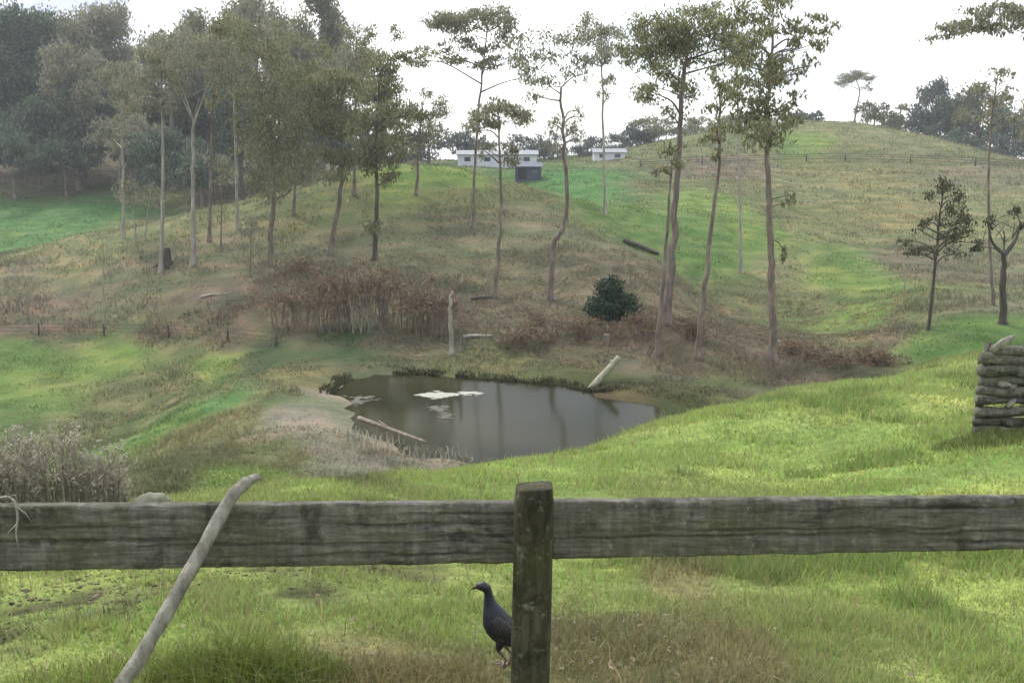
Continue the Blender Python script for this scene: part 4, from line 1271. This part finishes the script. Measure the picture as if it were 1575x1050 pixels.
# ------------------------------------------------------------------ shed, stump, logs, rock
def make_shed():
    b = onground(*at(812, 274, 130)[:2])
    root = empty('shed', b, 'small blue grey metal shed on the saddle between the hills', 'shed')
    w, d, h = 3.3, 2.6, 1.55
    wallm = plain_mat('blue_grey_cladding', (0.040, 0.046, 0.075), 0.6); roofm = plain_mat('grey_sheet_roof', (0.065, 0.075, 0.11), 0.5); doorm = plain_mat('dark_doorway', (0.014, 0.016, 0.018), 0.8)
    mb = MB(); mb.box((0, 0, h / 2 - 0.2), (w, d, h + 0.4)); mb.build('wall', wallm, root, smooth=False)
    mb = MB()
    for sy in (-1, 1):
        e = np.array([0, sy * (d / 2 + 0.2), h - 0.02]); r = np.array([0, 0, h + 0.5])
        X = np.array([w / 2 + 0.2, 0, 0]); U = np.array([0, 0, 0.06])
        mb.poly([e - X, e + X, r + X, r - X]); mb.poly([e - X + U, r - X + U, r + X + U, e + X + U]); mb.poly([e - X, e - X + U, e + X + U, e + X])
    for sx in (-1, 1):
        mb.poly([(sx * w / 2, -d / 2, h), (sx * w / 2, d / 2, h), (sx * w / 2, 0, h + 0.45)])
    mb.build('roof', roofm, root, smooth=False)
    mb = MB(); mb.box((-0.75, -d / 2 - 0.01, 0.66), (1.1, 0.06, 1.4)); mb.build('door', doorm, root, smooth=False)
    mb = MB(); mb.box((0.85, -d / 2 - 0.01, 0.95), (0.7, 0.05, 0.45)); mb.build('window', plain_mat('window_glass', (0.10, 0.13, 0.16), 0.1), root, smooth=False)


make_shed()


def make_farmhouse(label, px, py, Y, w, d, h, seed):
    b = onground(*at(px, py, Y)[:2])
    zf = at(px, py, Y)[2]
    root = empty('farm_building', b, label, 'building')
    z0 = max(0.0, zf - b[2])
    wall = plain_mat('white_weatherboard', (0.55, 0.57, 0.60), 0.7, 0.1); roof = plain_mat('pale_iron_roof', (0.20, 0.21, 0.23), 0.6, 0.15); glass = plain_mat('house_glass', (0.05, 0.06, 0.08), 0.1)
    mb = MB(); mb.box((0, 0, (z0 + h) / 2 - 0.3), (w, d, z0 + h + 0.6)); mb.build('wall', wall, root, smooth=False)
    mb = MB(); H0 = z0 + h
    for sy in (-1, 1):
        e = np.array([0, sy * (d / 2 + 0.3), H0 - 0.03]); r_ = np.array([0, 0, H0 + 0.6]); X_ = np.array([w / 2 + 0.3, 0, 0]); U = np.array([0, 0, 0.08])
        mb.poly([e - X_, e + X_, r_ + X_, r_ - X_]); mb.poly([e - X_ + U, r_ - X_ + U, r_ + X_ + U, e + X_ + U]); mb.poly([e - X_, e - X_ + U, e + X_ + U, e + X_])
    for sx in (-1, 1): mb.poly([(sx * w / 2, -d / 2, H0), (sx * w / 2, d / 2, H0), (sx * w / 2, 0, H0 + 0.52)])
    mb.build('roof', roof, root, smooth=False)
    k = max(2, int(w / 2.6))
    for i in range(k):
        x = -w / 2 + w * (i + 0.5) / k
        mb = MB(); mb.box((x, -d / 2 - 0.01, z0 + h * 0.5), (0.9, 0.06, 0.6)); mb.build('window', glass, root, smooth=False)


make_farmhouse('long low white farm building behind the blue shed', 765, 252, 150, 11.5, 5, 1.3, 1)
make_farmhouse('small white farm building at the left foot of the far hill', 936, 250, 165, 5.0, 4, 1.0, 2)


def make_stump():
    b = ground(256, 408)
    root = empty('tree_stump', b, 'dark burnt stump standing on the slope below the pale slender gum', 'stump')
    mb = MB(); mb.tube([np.array([0, 0, -0.2]), np.array([0, 0, 0.1]), np.array([0.03, 0, 0.5]), np.array([0.02, 0, 1.0]), np.array([0.05, 0, 1.25])], [0.55, 0.42, 0.33, 0.32, 0.26], 12, True, 0.12)
    mb.build('bole', M['bark_dark'], root)
    for k in range(4):
        mb = MB(); a = k * 1.6 + 0.4; d = np.array([math.cos(a), math.sin(a), 0])
        mb.tube([d * 0.25 + np.array([0, 0, 0.25]), d * 0.55 + np.array([0, 0, 0.05]), d * 0.9 + np.array([0, 0, -0.15])], [0.14, 0.11, 0.05], 7, True, 0.1)
        mb.build('root', M['bark_dark'], root)


make_stump()


def log(name, label, p0, p1, r0, r1, mat, bend=0.05, cat='log', stubs=2, group=None):
    p0 = np.array(p0, float); p1 = np.array(p1, float)
    root = empty(name, p0, label, cat, group)
    d = p1 - p0; L_ = np.linalg.norm(d)
    path = smooth_path([np.zeros(3), d * 0.35 + np.array([0, 0, bend * L_]), d * 0.7 + np.array([bend * L_, 0, 0]), d], 14)
    mb = MB(); mb.tube(path, [r0 + (r1 - r0) * j / 13 for j in range(14)], 9, True, 0.08); mb.build('stem', mat, root)
    for k in range(stubs):
        q = path[random.randint(5, 11)]
        e = q + np.array([random.uniform(-.4, .4), random.uniform(-.4, .4), random.uniform(0.1, .45)]) * L_ * 0.28
        sb = MB(); sb.tube([q, (q + e) / 2, e], [r1 * 0.8, r1 * 0.6, r1 * 0.25], 6); sb.build('stub', mat, root)


WZ = WATER_Z
p0 = atz(905, 602, WZ - 0.1); p1 = at(952, 549, p0[1] + 0.6)
log('leaning_log', 'pale bleached log slanting up out of the far edge of the pond', p0, p1, 0.16, 0.12, M['logpale'], 0.01, stubs=1)
log('floating_log', 'long grey brown log lying half in the water at the muddy left shore', atz(552, 643, WZ + 0.02), atz(655, 680, WZ - 0.02), 0.10, 0.06, M['bark'], 0.0, stubs=1)
log('fallen_log', 'dark fallen log on the right shoulder of the knoll', ground(958, 372) + [0, 0, .12], ground(1014, 393) + [0, 0, .12], 0.22, 0.13, M['bark_dark'], 0.02)
log('fallen_branch', 'grey fallen branch on the bare ground right of the feathery gum', ground(1195, 528) + [0, 0, .08], ground(1235, 540) + [0, 0, .08], 0.10, 0.05, M['bark'], 0.03)
log('fallen_branch', 'short pale fallen branch below the brown thicket', ground(712, 520) + [0, 0, .06], ground(756, 518) + [0, 0, .06], 0.09, 0.06, M['bark_pale'], 0.03)
log('fallen_branch', 'thin dark fallen branch at the foot of the umbrella gum', ground(724, 462) + [0, 0, .06], ground(758, 458) + [0, 0, .06], 0.09, 0.05, M['bark_dark'], 0.03)
log('fallen_branch', 'pale fallen branch on the left slope below the V forked gum', ground(310, 458) + [0, 0, .06], ground(352, 452) + [0, 0, .06], 0.09, 0.05, M['bark_pale'], 0.03)
log('cut_log', 'short brown upright log standing under the round bush', ground(932, 530) + [0, 0, -.1], ground(932, 530) + [0.03, 0, 0.5], 0.19, 0.17, M['bark'], 0.0, stubs=0)


def flat_patch(name, label, px, mat, z, cat, kind=None, thick=0.02):
    P = [atz(a, b, z) for a, b in px]
    c = np.mean(P, 0); n = 44
    P2 = smooth_path(P + [P[0]], n)[:-1]
    P2 = [p + (p - c) * 0.10 * mnoise.noise((i * 0.8, z, px[0][0])) for i, p in enumerate(P2)]
    mb = MB(); mb.poly([p - c + np.array([0, 0, thick]) for p in P2])
    m = len(P2)
    mb.v += [Vector(p - c - np.array([0, 0, 0.05])) for p in P2]
    for i in range(m): mb.f.append((i, i + m, (i + 1) % m + m, (i + 1) % m))
    o = mb.build(name, mat, None, c, smooth=False)
    bm = bmesh.new(); bm.from_mesh(o.data); bmesh.ops.recalc_face_normals(bm, faces=bm.faces); bm.to_mesh(o.data); bm.free()
    tag(o, label, cat, None, kind)


def flecks(name, label, mat, strokes, n, cat, r0=0.03, r1=0.12):
    """a drift of small flat flecks floating on the water: strokes are (px, py, half width, half height)"""
    V, F = [], []
    for _ in range(n):
        a_, b_, w_, h_ = random.choice(strokes)
        c = atz(a_ + random.gauss(0, 0.45) * w_, b_ + random.gauss(0, 0.42) * h_, WZ + 0.008 + random.random() * 0.006)
        r = random.uniform(r0, r1); k0 = len(V); m = 7
        for i in range(m):
            an = 2 * math.pi * i / m; q = r * random.uniform(0.6, 1.2)
            V.append((c[0] + math.cos(an) * q * 1.6, c[1] + math.sin(an) * q, c[2]))
        F.append(tuple(range(k0, k0 + m)))
    me = bpy.data.meshes.new(name); me.from_pydata(V, [], F); me.update()
    o = link(name, me, mat)
    tag(o, label, cat, None, 'stuff')


flecks('sky_glint_flecks', 'white flecks added as a sky reflection near the far shore of the pond', plain_mat('pale_sky_glint', (0.30, 0.305, 0.26), 0.5, 0.2, 3.0),
       [(665, 607, 22, 4), (690, 606, 30, 2.6), (668, 608, 16, 3.5), (722, 604, 20, 1.6)], 330, 'reflection', 0.04, 0.13)  # pale flecks that paint the sky's reflection onto the water
flecks('floating_weed', 'dull patches of weed floating below the white sky reflection flecks', plain_mat('dull_weed', (0.056, 0.054, 0.033), 0.6, 0.3, 3.0),
       [(676, 628, 14, 5), (684, 640, 12, 5), (545, 618, 20, 6), (560, 612, 22, 5)], 150, 'weed', 0.03, 0.12)


def make_rock():
    b = ground(236, 790, 5.0)
    b = onground(*at(234, 770, b[1])[:2])
    bm = bmesh.new(); bmesh.ops.create_icosphere(bm, subdivisions=4, radius=1.0)
    for v in bm.verts:
        k = 1 + 0.16 * mnoise.noise(v.co * 1.7) + 0.06 * mnoise.noise(v.co * 5)
        v.co = Vector((v.co.x * 0.17 * k, v.co.y * 0.14 * k, v.co.z * 0.13 * k + 0.07))
    me = bpy.data.meshes.new('rock'); bm.to_mesh(me); bm.free()
    for q in me.polygons: q.use_smooth = True
    z = at(232, 757, b[1])[2] - 0.2
    o = link('rock', me, plain_mat('pale_lichened_stone', (0.15, 0.155, 0.105), 0.9, 0.4, 14.0), None, (b[0], b[1], max(z, b[2])))
    tag(o, 'pale rounded stone just behind the left rail beside the leaning branch', 'rock')
    return b


make_rock()


# ------------------------------------------------------------------ dead and dry shrubs
def dead_shrub(label, px, py, wpx, hpx, n=16, fr=260, pale=False, seed=0):
    r = random.Random(seed)
    b = ground(px, py)
    mpp = b[1] / FPX
    W, Hh = wpx * mpp / 2, hpx * mpp
    root = empty('dead_shrub', b, label, 'shrub', 'dead brown shrubs at the foot of the knoll')
    st = MB(); cen, rds = [], []
    for k in range(n):
        x0 = r.uniform(-W, W) * 0.6; y0 = r.uniform(-0.8, 0.8)
        hh = Hh * r.uniform(0.55, 1.05); dx = r.uniform(-W, W) * 1.3; dy = r.uniform(-0.9, 0.9)
        a = np.array([x0, y0, -0.1]); m_ = np.array([x0 + dx * 0.3, y0 + dy * 0.3, hh * 0.75]); e = np.array([x0 + dx, y0 + dy, hh * r.uniform(0.75, 1.0)])
        t = np.array([x0 + dx * 1.5, y0 + dy * 1.4, hh * r.uniform(0.3, 0.7)])
        pa = smooth_path([a, m_, e, t] if r.random() < 0.7 else [a, m_, e], 9)
        st.tube(pa, [0.028 * (1 - 0.8 * j / 8) for j in range(9)], 5, False)
        for j in range(4, 9): cen.append(pa[j]); rds.append((0.30, 0.30, 0.32))
    st.build('stems', M['bark_pale' if pale else 'bark'], root)
    V, F = leaves_arr(cen, rds, [max(4, fr // 18)] * len(cen), 0.24, 0.25, 0.22)
    V[:, 2] = np.maximum(V[:, 2], 0.03)
    link('fronds', fast_mesh('fronds', V, F), M['dead'], root)


for i, a in enumerate([('dead brown shrub at the left end of the thicket', 440, 508, 60, 60), ('low arching dead shrub second from the left of the thicket', 485, 508, 70, 78),
                       ('tangled dead shrub left of the pale bare stems', 525, 506, 60, 86), ('tallest dead shrub with bare pale stems in the thicket', 560, 506, 60, 92),
                       ('dark dead shrub right of the pale bare stems', 600, 508, 60, 84), ('drooping dead shrub in the right half of the thicket', 640, 512, 60, 74),
                       ('dead shrub at the right end of the thicket', 676, 515, 44, 60), ('small dead shrub behind the thicket on the slope', 480, 440, 60, 36), ('small brown shrub on the slope above the pond', 835, 520, 50, 40),
                       ('low brown shrub below the round bush', 900, 520, 60, 30), ('low brown shrub between the round bush and the slim gum', 985, 515, 44, 36), ('brown shrub at the foot of the thin leaning gum', 1060, 525, 44, 36),
                       ('low reddish brown shrub left of the round bush', 800, 535, 50, 30), ('low dead shrub right of the feathery gum', 1225, 545, 40, 18), ('low dead shrub on the creek bank', 1285, 558, 50, 14), ('brown clump at the creek bank corner', 1350, 556, 40, 15)]):
    dead_shrub(a[0], a[1], a[2], a[3], a[4] * (1.25 if i < 8 else 1.0), n=20 if i < 8 else 14, pale=(i == 3), seed=40 + i)


def dry_bush(label, px, py, wpx, hpx, n, seed):
    r = random.Random(seed)
    b = ground(px, py, 5.0)
    mpp = b[1] / FPX
    W, Hh = wpx * mpp / 2, hpx * mpp
    root = empty('dry_bush', b, label, 'bush', 'dry seeding bushes behind the left rail')
    st = MB(); cen, rds = [], []
    for k in range(n):
        a = r.uniform(0, 6.283); q = math.sqrt(r.random())
        x0, y0 = math.cos(a) * q * W * 0.7, math.sin(a) * q * W * 0.7
        hh = Hh * r.uniform(0.5, 1.25) * (1 - 0.25 * q)
        pa = smooth_path([np.array([x0, y0, -0.05]), np.array([x0 * 1.15, y0 * 1.15, hh * 0.55]), np.array([x0 * 1.4 + r.uniform(-.1, .1), y0 * 1.4 + r.uniform(-.1, .1), hh])], 7)
        st.tube(pa, [0.007 * (1 - 0.7 * j / 6) for j in range(7)], 4, False)
        for _ in range(3):
            j = r.randint(2, 5); e = pa[j] + np.array([r.uniform(-.13, .13), r.uniform(-.13, .13), r.uniform(.03, .16)])
            st.tube([pa[j], (pa[j] + e) / 2, e], [0.004, 0.003, 0.0015], 4, False)
            cen.append(e); rds.append((0.035, 0.035, 0.045))
        cen.append(pa[-1]); rds.append((0.04, 0.04, 0.06))
    st.build('stems', M['drytwig'], root)
    V, F = leaves_arr(cen, rds, [5] * len(cen), 0.045, 0.1, 0.28)
    link('seed_heads', fast_mesh('seed_heads', V, F), M['drytwig'], root)


dry_bush('dry brown seeding bush at the left edge behind the rail', 15, 800, 110, 140, 80, 1)
dry_bush('tallest dry seeding bush behind the left rail', 95, 800, 120, 155, 90, 2)
dry_bush('smaller dry greenish bush nearest the leaning branch', 165, 795, 80, 105, 55, 3)


# ------------------------------------------------------------------ wire fences far off
def wire_fence(name, label, pts, step, ph, pr, wr):
    W = [np.array(p) for p in pts]
    b = W[0]
    root = empty(name, b, label, 'fence')
    tops = []
    for i in range(len(W) - 1):
        L_ = np.linalg.norm(W[i + 1] - W[i]); m = max(1, int(L_ / step))
        for k in range(m):
            q = W[i] + (W[i + 1] - W[i]) * k / m
            tops.append(onground(q[0], q[1]))
    tops.append(W[-1])
    proto = None
    for q in tops:
        mb = MB(); lean = random.uniform(-0.05, 0.05)
        mb.tube([q - b + np.array([0, 0, -0.3]), q - b + np.array([lean, 0, ph])], [pr, pr * 0.9], 7, True, 0.06)
        mb.build('post', M['bark_dark'], root)
    for f in (0.35, 0.65, 0.95):
        mb = MB(); mb.tube([q - b + np.array([0, -pr, ph * f]) for q in tops], [wr] * len(tops), 4, False)
        mb.build('wire', M['bark_dark'], root)


wire_fence('wire_fence', 'low wire fence along the foot of the knoll at the left', [ground(a, b_) for a, b_ in ((-60, 516), (60, 515), (160, 516), (260, 518), (350, 524), (425, 533))], 3.6, 0.75, 0.06, 0.016)
wire_fence('wire_fence', 'wire fence running across the far hill on the right', [ground(a, b_) for a, b_ in ((985, 257), (1080, 253), (1180, 250), (1300, 248), (1400, 250), (1500, 256), (1600, 262))], 5.0, 1.1, 0.10, 0.035)


# ------------------------------------------------------------------ grass and litter
def blade_mesh(name, X, Y, hgt, wid, C, lean=0.5, bent=True):
    n = len(X)
    Z = grid_at(X, Y)[0]
    th = rng.uniform(0, 2 * math.pi, n)
    sd = np.stack([np.cos(th), np.sin(th), np.zeros(n)], -1) * (wid * 0.5)[:, None]
    la = rng.uniform(0, 2 * math.pi, n); lm = rng.uniform(0.05, lean, n) * hgt
    lv = np.stack([np.cos(la) * lm, np.sin(la) * lm, np.zeros(n)], -1)
    P = np.stack([X, Y, Z - 0.01], -1)
    up = np.zeros((n, 3)); up[:, 2] = hgt
    if bent:
        V = np.stack([P - sd, P + sd, P + up * 0.6 + lv * 0.4 + sd * 0.7, P + up * 0.6 + lv * 0.4 - sd * 0.7, P + up * rng.uniform(0.75, 1.0, n)[:, None] + lv * 1.5], 1).reshape(-1, 3)
        b = np.arange(n)[:, None] * 5
        F = np.concatenate([b + np.array([[0, 1, 2]]), b + np.array([[0, 2, 3]]), b + np.array([[3, 2, 4]])], 0)
        CC = np.repeat(C, 5, 0)
    else:
        V = np.stack([P - sd, P + sd, P + up + lv], 1).reshape(-1, 3)
        F = np.arange(n * 3).reshape(n, 3)
        CC = np.repeat(C, 3, 0)
    me = fast_mesh(name, V, F)
    set_col(me, CC)
    return link(name, me, M['blade'])


def vary(C, lo=0.7, hi=1.35, straw=0.1, strawc=(0.27, 0.24, 0.12)):
    n = len(C)
    k = rng.uniform(lo, hi, n)[:, None]
    out = C * k * (1 + rng.normal(0, 0.06, (n, 3)))
    m = rng.random(n) < straw
    out[m] = np.array(strawc) * rng.uniform(0.6, 1.15, (m.sum(), 1))
    return np.clip(out, 0.004, 0.9)


def wedge(n, r0, r1, half=33):
    r = r0 * np.exp(rng.random(n) * math.log(r1 / r0)); t = np.radians(rng.uniform(-half, half, n))
    return r * np.sin(t), r * np.cos(t)


# near paddock
X, Y = wedge(420000, 2.9, 34)
sd_ = pond_sd(X, Y)
hol = fnoise(X, Y * 1.6, 4.5)
pock = (np.clip(1 - np.abs((np.hypot(X, Y) - 6.2 - 0.105 * X) / 0.9), 0, 1) * sstep(0.3, -1.2, X) > 0.12) & (hol > 0.05)
keep = (sd_ > 0.3) & ~(pock & (rng.random(len(X)) < 0.85))
X, Y = X[keep], Y[keep]
r = np.hypot(X, Y)
cl = np.clip(0.95 + 0.40 * fnoise(X, Y, 2.4) + 0.35 * fnoise(X + 5, Y, 7.0), 0.5, 2.2)
tus = sstep(0.75, 1.05, fnoise(X, Y + 2, 1.25) + 0.3 * fnoise(X, Y, 5.0)) * (r > 5.5)
hg = (0.030 + 0.0022 * np.minimum(r, 20)) * (cl + 1.0 * tus) * rng.uniform(0.5, 1.5, len(X))
wd = (0.0050 + 0.0012 * r) * rng.uniform(0.6, 1.4, len(X))
Cg = grid_at(X, Y)[1]
o = blade_mesh('paddock_grass', X, Y, hg, wd, vary(Cg * 1.16 * (1 - 0.32 * tus[:, None] * np.array([1.0, 0.8, 1.0])), 0.75, 1.4, 0.12, (0.34, 0.30, 0.15)), 1.0, False)
tag(o, 'short lime green grazed grass covering the near paddock', 'grass', kind='stuff')


X, Y = wedge(2600, 3.6, 13, 32)
o = blade_mesh('seed_stalks', X, Y, rng.uniform(0.07, 0.19, len(X)), 0.0035 + 0.0006 * np.hypot(X, Y), vary(np.tile(np.array([0.30, 0.27, 0.13]), (len(X), 1)), 0.6, 1.3, 0), 0.8, True)
tag(o, 'thin straw coloured seed stalks standing in the near paddock grass', 'grass', kind='stuff')


def tuft(name, label, px, py, Ydist, rad, n, h0, h1, colr, w=0.006):
    c = at(px, py, Ydist)
    a = rng.uniform(0, 6.283, n); q = rad * np.sqrt(rng.random(n))
    X, Y = c[0] + np.cos(a) * q * 1.5, c[1] + np.sin(a) * q
    C = np.tile(np.array(colr), (n, 1))
    o = blade_mesh(name, X, Y, rng.uniform(h0, h1, n) * (1.1 - 0.6 * q / rad), np.full(n, w), vary(C, 0.6, 1.4, 0.12), 0.7, True)
    tag(o, label, 'grass', kind='stuff')


tuft('tall_grass', 'taller green grass clump in the foreground right of the leaning branch', 385, 1040, 3.95, 0.30, 2600, 0.14, 0.30, (0.125, 0.165, 0.032))
tuft('tall_grass', 'taller green grass at the lower left corner below the leaning branch', 120, 1050, 3.9, 0.42, 2400, 0.06, 0.16, (0.19, 0.24, 0.06))
tuft('tall_grass', 'straw coloured dry grass clump in front of the fence left of the post', 600, 1045, 3.95, 0.34, 2400, 0.08, 0.20, (0.21, 0.185, 0.085))
tuft('tall_grass', 'pale dry grass clump right of the post at the bottom edge', 1090, 1045, 4.0, 0.40, 2000, 0.06, 0.15, (0.21, 0.20, 0.10))
tuft('tall_grass', 'green grass tuft around the foot of the stacked log fence', 1530, 676, ground(1530, 676)[1] - 0.1, 0.5, 1500, 0.08, 0.26, (0.12, 0.16, 0.045), 0.012)

# rough grass of the hollow, knoll and fields
X, Y = wedge(400000, 24, 215, 31)
Cg = grid_at(X, Y)[1]
keep = (pond_sd(X, Y) > 0.5) & ((Cg[:, 2] < 0.088) | (rng.random(len(X)) < 0.04))
X, Y = X[keep], Y[keep]
r = np.hypot(X, Y)
Cg = grid_at(X, Y)[1]
dryness = np.clip((Cg[:, 0] - Cg[:, 1] * 0.80) / 0.03, 0, 1)
cl = np.clip(0.7 + 0.6 * fnoise(X, Y, 0.9) + 0.4 * fnoise(X, Y + 4, 2.3), 0.15, 2.2)
tus = sstep(0.7, 1.0, fnoise(X, Y + 2, 0.75) + 0.3 * fnoise(X, Y, 2.6))
hg = (0.04 + 0.0007 * r + 0.10 * dryness) * (cl + 0.6 * tus) * rng.uniform(0.5, 1.5, len(X))
wd = (0.012 + 0.00075 * r) * rng.uniform(0.6, 1.5, len(X))
o = blade_mesh('hillside_grass', X, Y, hg, wd, vary(Cg * 1.3 * (1 - 0.12 * tus[:, None]), 0.75, 1.4, 0.07, (0.22, 0.20, 0.125)), 1.3, False)
tag(o, 'rough grass covering the hollow, the knoll and the far fields', 'grass', kind='stuff')

# sedge along the pond margin, dark to paint in the undercut bank's shadow
n = 9000
k = rng.integers(0, len(POND), n); t = rng.random(n)[:, None]
P_ = POND[k] * (1 - t) + POND[(k + 1) % len(POND)] * t
cen_ = POND.mean(0)
dd = P_ - cen_; dd /= np.linalg.norm(dd, axis=1, keepdims=True)
P_ = P_ + dd * (rng.random(n) ** 2.2 * 0.7 - 0.10)[:, None]
farside = (P_[:, 1] > cen_[1] + 2.2) & (fnoise(P_[:, 0], P_[:, 1], 1.3) > -0.5)
P_ = P_[farside]
C = np.tile(np.array([0.045, 0.048, 0.022]), (len(P_), 1))
o = blade_mesh('bank_shade_sedge', P_[:, 0], P_[:, 1], rng.uniform(0.08, 0.26, len(P_)), rng.uniform(0.03, 0.06, len(P_)), vary(C, 0.5, 1.5, 0.08, (0.14, 0.12, 0.07)), 0.8, True)
tag(o, 'sedge painted dark as bank shadow, overhanging the far bank of the pond', 'sedge', kind='stuff')

# pale blades added for the whitish reflection in the shallows of the near left shore
n = 330
P_ = np.array([atz(rng.uniform(520, 735), rng.uniform(676, 712), WZ)[:2] for _ in range(n)])
sd_ = pond_sd(P_[:, 0], P_[:, 1])
P_ = P_[(sd_ > -0.9) & (sd_ < 1.0)]
C = np.tile(np.array([0.36, 0.34, 0.28]), (len(P_), 1))
o = blade_mesh('shore_glint_blades', P_[:, 0], P_[:, 1], rng.uniform(0.25, 0.6, len(P_)), rng.uniform(0.02, 0.045, len(P_)), vary(C, 0.5, 1.4, 0.1), 0.4, True)
tag(o, 'pale blades added as a whitish reflection along the near left shore of the pond', 'reeds', kind='stuff')

# bark strips and twigs under the gums
n = 1900
pxs = rng.uniform(600, 1400, n); Yd = rng.uniform(45, 66, n)
X = (pxs - 787.5) / FPX * Yd * 1.0; Y = Yd
keep = (pond_sd(X, Y) > 0.8)
X, Y = X[keep], Y[keep]
n = len(X)
L_ = rng.uniform(0.2, 0.8, n); a = rng.uniform(0, 6.28, n); z = grid_at(X, Y)[0]
e = np.stack([np.cos(a) * L_, np.sin(a) * L_], -1)
z2 = grid_at(X + e[:, 0], Y + e[:, 1])[0]
A_ = np.stack([X, Y, z + 0.03], -1); B_ = np.stack([X + e[:, 0], Y + e[:, 1], z2 + rng.uniform(0.03, 0.25, n)], -1)
wv = rng.uniform(0.012, 0.035, n)[:, None]
side = np.cross(B_ - A_, np.array([0, 0, 1.0])); side /= np.linalg.norm(side, axis=1, keepdims=True)
upv = np.array([0, 0, 1.0])
V = np.stack([A_ - side * wv, A_ + side * wv, A_ + upv * wv * 1.6, B_ - side * wv * .5, B_ + side * wv * .5, B_ + upv * wv * .8], 1).reshape(-1, 3)
b = np.arange(n)[:, None] * 6
F = np.concatenate([b + np.array([q]) for q in ((0, 3, 5, 2), (1, 2, 5, 4), (0, 1, 4, 3))], 0)
o = link('bark_litter', fast_mesh('bark_litter', V, F), M['dead'])
tag(o, 'fallen bark and twigs littering the ground under the gums', 'litter', kind='stuff')

# dry leaves and dung lying in the near grass
X, Y = wedge(1500, 3.9, 9.0, 28)
bias = np.exp(-((X - 0.75) / 0.55) ** 2 - ((Y - 4.75) / 0.45) ** 2)
keep = rng.random(len(X)) < 0.22 + 0.9 * bias
X2 = rng.normal(0.75, 0.5, 260); Y2 = rng.normal(4.75, 0.4, 260)
X = np.concatenate([X[keep], X2]); Y = np.concatenate([Y[keep], Y2])
z = grid_at(X, Y)[0] + rng.uniform(0.008, 0.035, len(X))
a = rng.uniform(0, 6.28, len(X)); L_ = rng.uniform(0.008, 0.026, len(X)); W_ = L_ * rng.uniform(0.2, 0.6, len(X))
c_ = np.stack([X, Y, z], -1); ax = np.stack([np.cos(a), np.sin(a), rng.normal(0, .3, len(X))], -1); sd_ = np.stack([-np.sin(a), np.cos(a), rng.normal(0, .3, len(X))], -1)
V = np.stack([c_ - ax * L_[:, None], c_ - sd_ * W_[:, None], c_ + ax * L_[:, None], c_ + sd_ * W_[:, None]], 1).reshape(-1, 3)
o = link('fallen_leaves', fast_mesh('fallen_leaves', V, np.arange(len(V)).reshape(-1, 4)), leaf_mat('fallen_leaf', (0.05, 0.038, 0.026), (0.24, 0.185, 0.12), 0.1))
tag(o, 'dry brown leaves scattered in the grass right of the post', 'leaves', kind='stuff')

# clods thrown up along the trodden strip behind the left rail
V, F = [], []
ico = bmesh.new(); bmesh.ops.create_icosphere(ico, subdivisions=1, radius=1.0)
iv = np.array([v.co[:] for v in ico.verts]); fi = np.array([[v.index for v in f.verts] for f in ico.faces]); ico.free()
for _ in range(620):
    px_ = rng.uniform(-120, 580); py_ = 905 - 0.045 * px_ + rng.normal(0, 15) + (12 if px_ < 200 else 0)
    Yc = 5.2 + (930 - py_) * 0.022
    c = at(px_, py_, Yc); z_ = grid_at(np.array([c[0]]), np.array([c[1]]))[0][0]
    r_ = rng.uniform(0.004, 0.011) * (1.5 if rng.random() < 0.1 else 1)
    F.append(fi + len(iv) * len(V))
    V.append(np.array([c[0], c[1], z_ + r_ * 0.25]) + iv * np.array([r_ * rng.uniform(1, 2), r_ * rng.uniform(1, 1.6), r_ * 0.6]) * (1 + rng.normal(0, 0.26, (len(iv), 1))))
o = link('mud_clods', fast_mesh('mud_clods', np.concatenate(V), np.concatenate(F)), plain_mat('wet_mud', (0.070, 0.060, 0.036), 0.95, 0.5, 20.0))
tag(o, 'dark clods of mud along the trodden strip behind the left rail', 'mud', kind='stuff')

# ------------------------------------------------------------------ air
def make_haze():
    m, N, L = new_mat('haze_air')
    out = N.new('ShaderNodeOutputMaterial')
    v = N.new('ShaderNodeVolumePrincipled')
    v.inputs['Color'].default_value = (0.90, 0.94, 1.0, 1)
    v.inputs['Density'].default_value = 0.00045
    v.inputs['Anisotropy'].default_value = 0.2
    L.new(v.outputs[0], out.inputs['Volume'])
    mb = MB(); mb.box((0, 0, 0), (3400, 3400, 2)); 
    for q in mb.v: q.z = -25.0 if q.z < 0 else 45.0
    o = mb.build('haze', m, None, smooth=False)
    o['kind'] = 'stuff'; o['label'] = 'thin pale haze in the air over the valley'; o['category'] = 'haze'


make_haze()
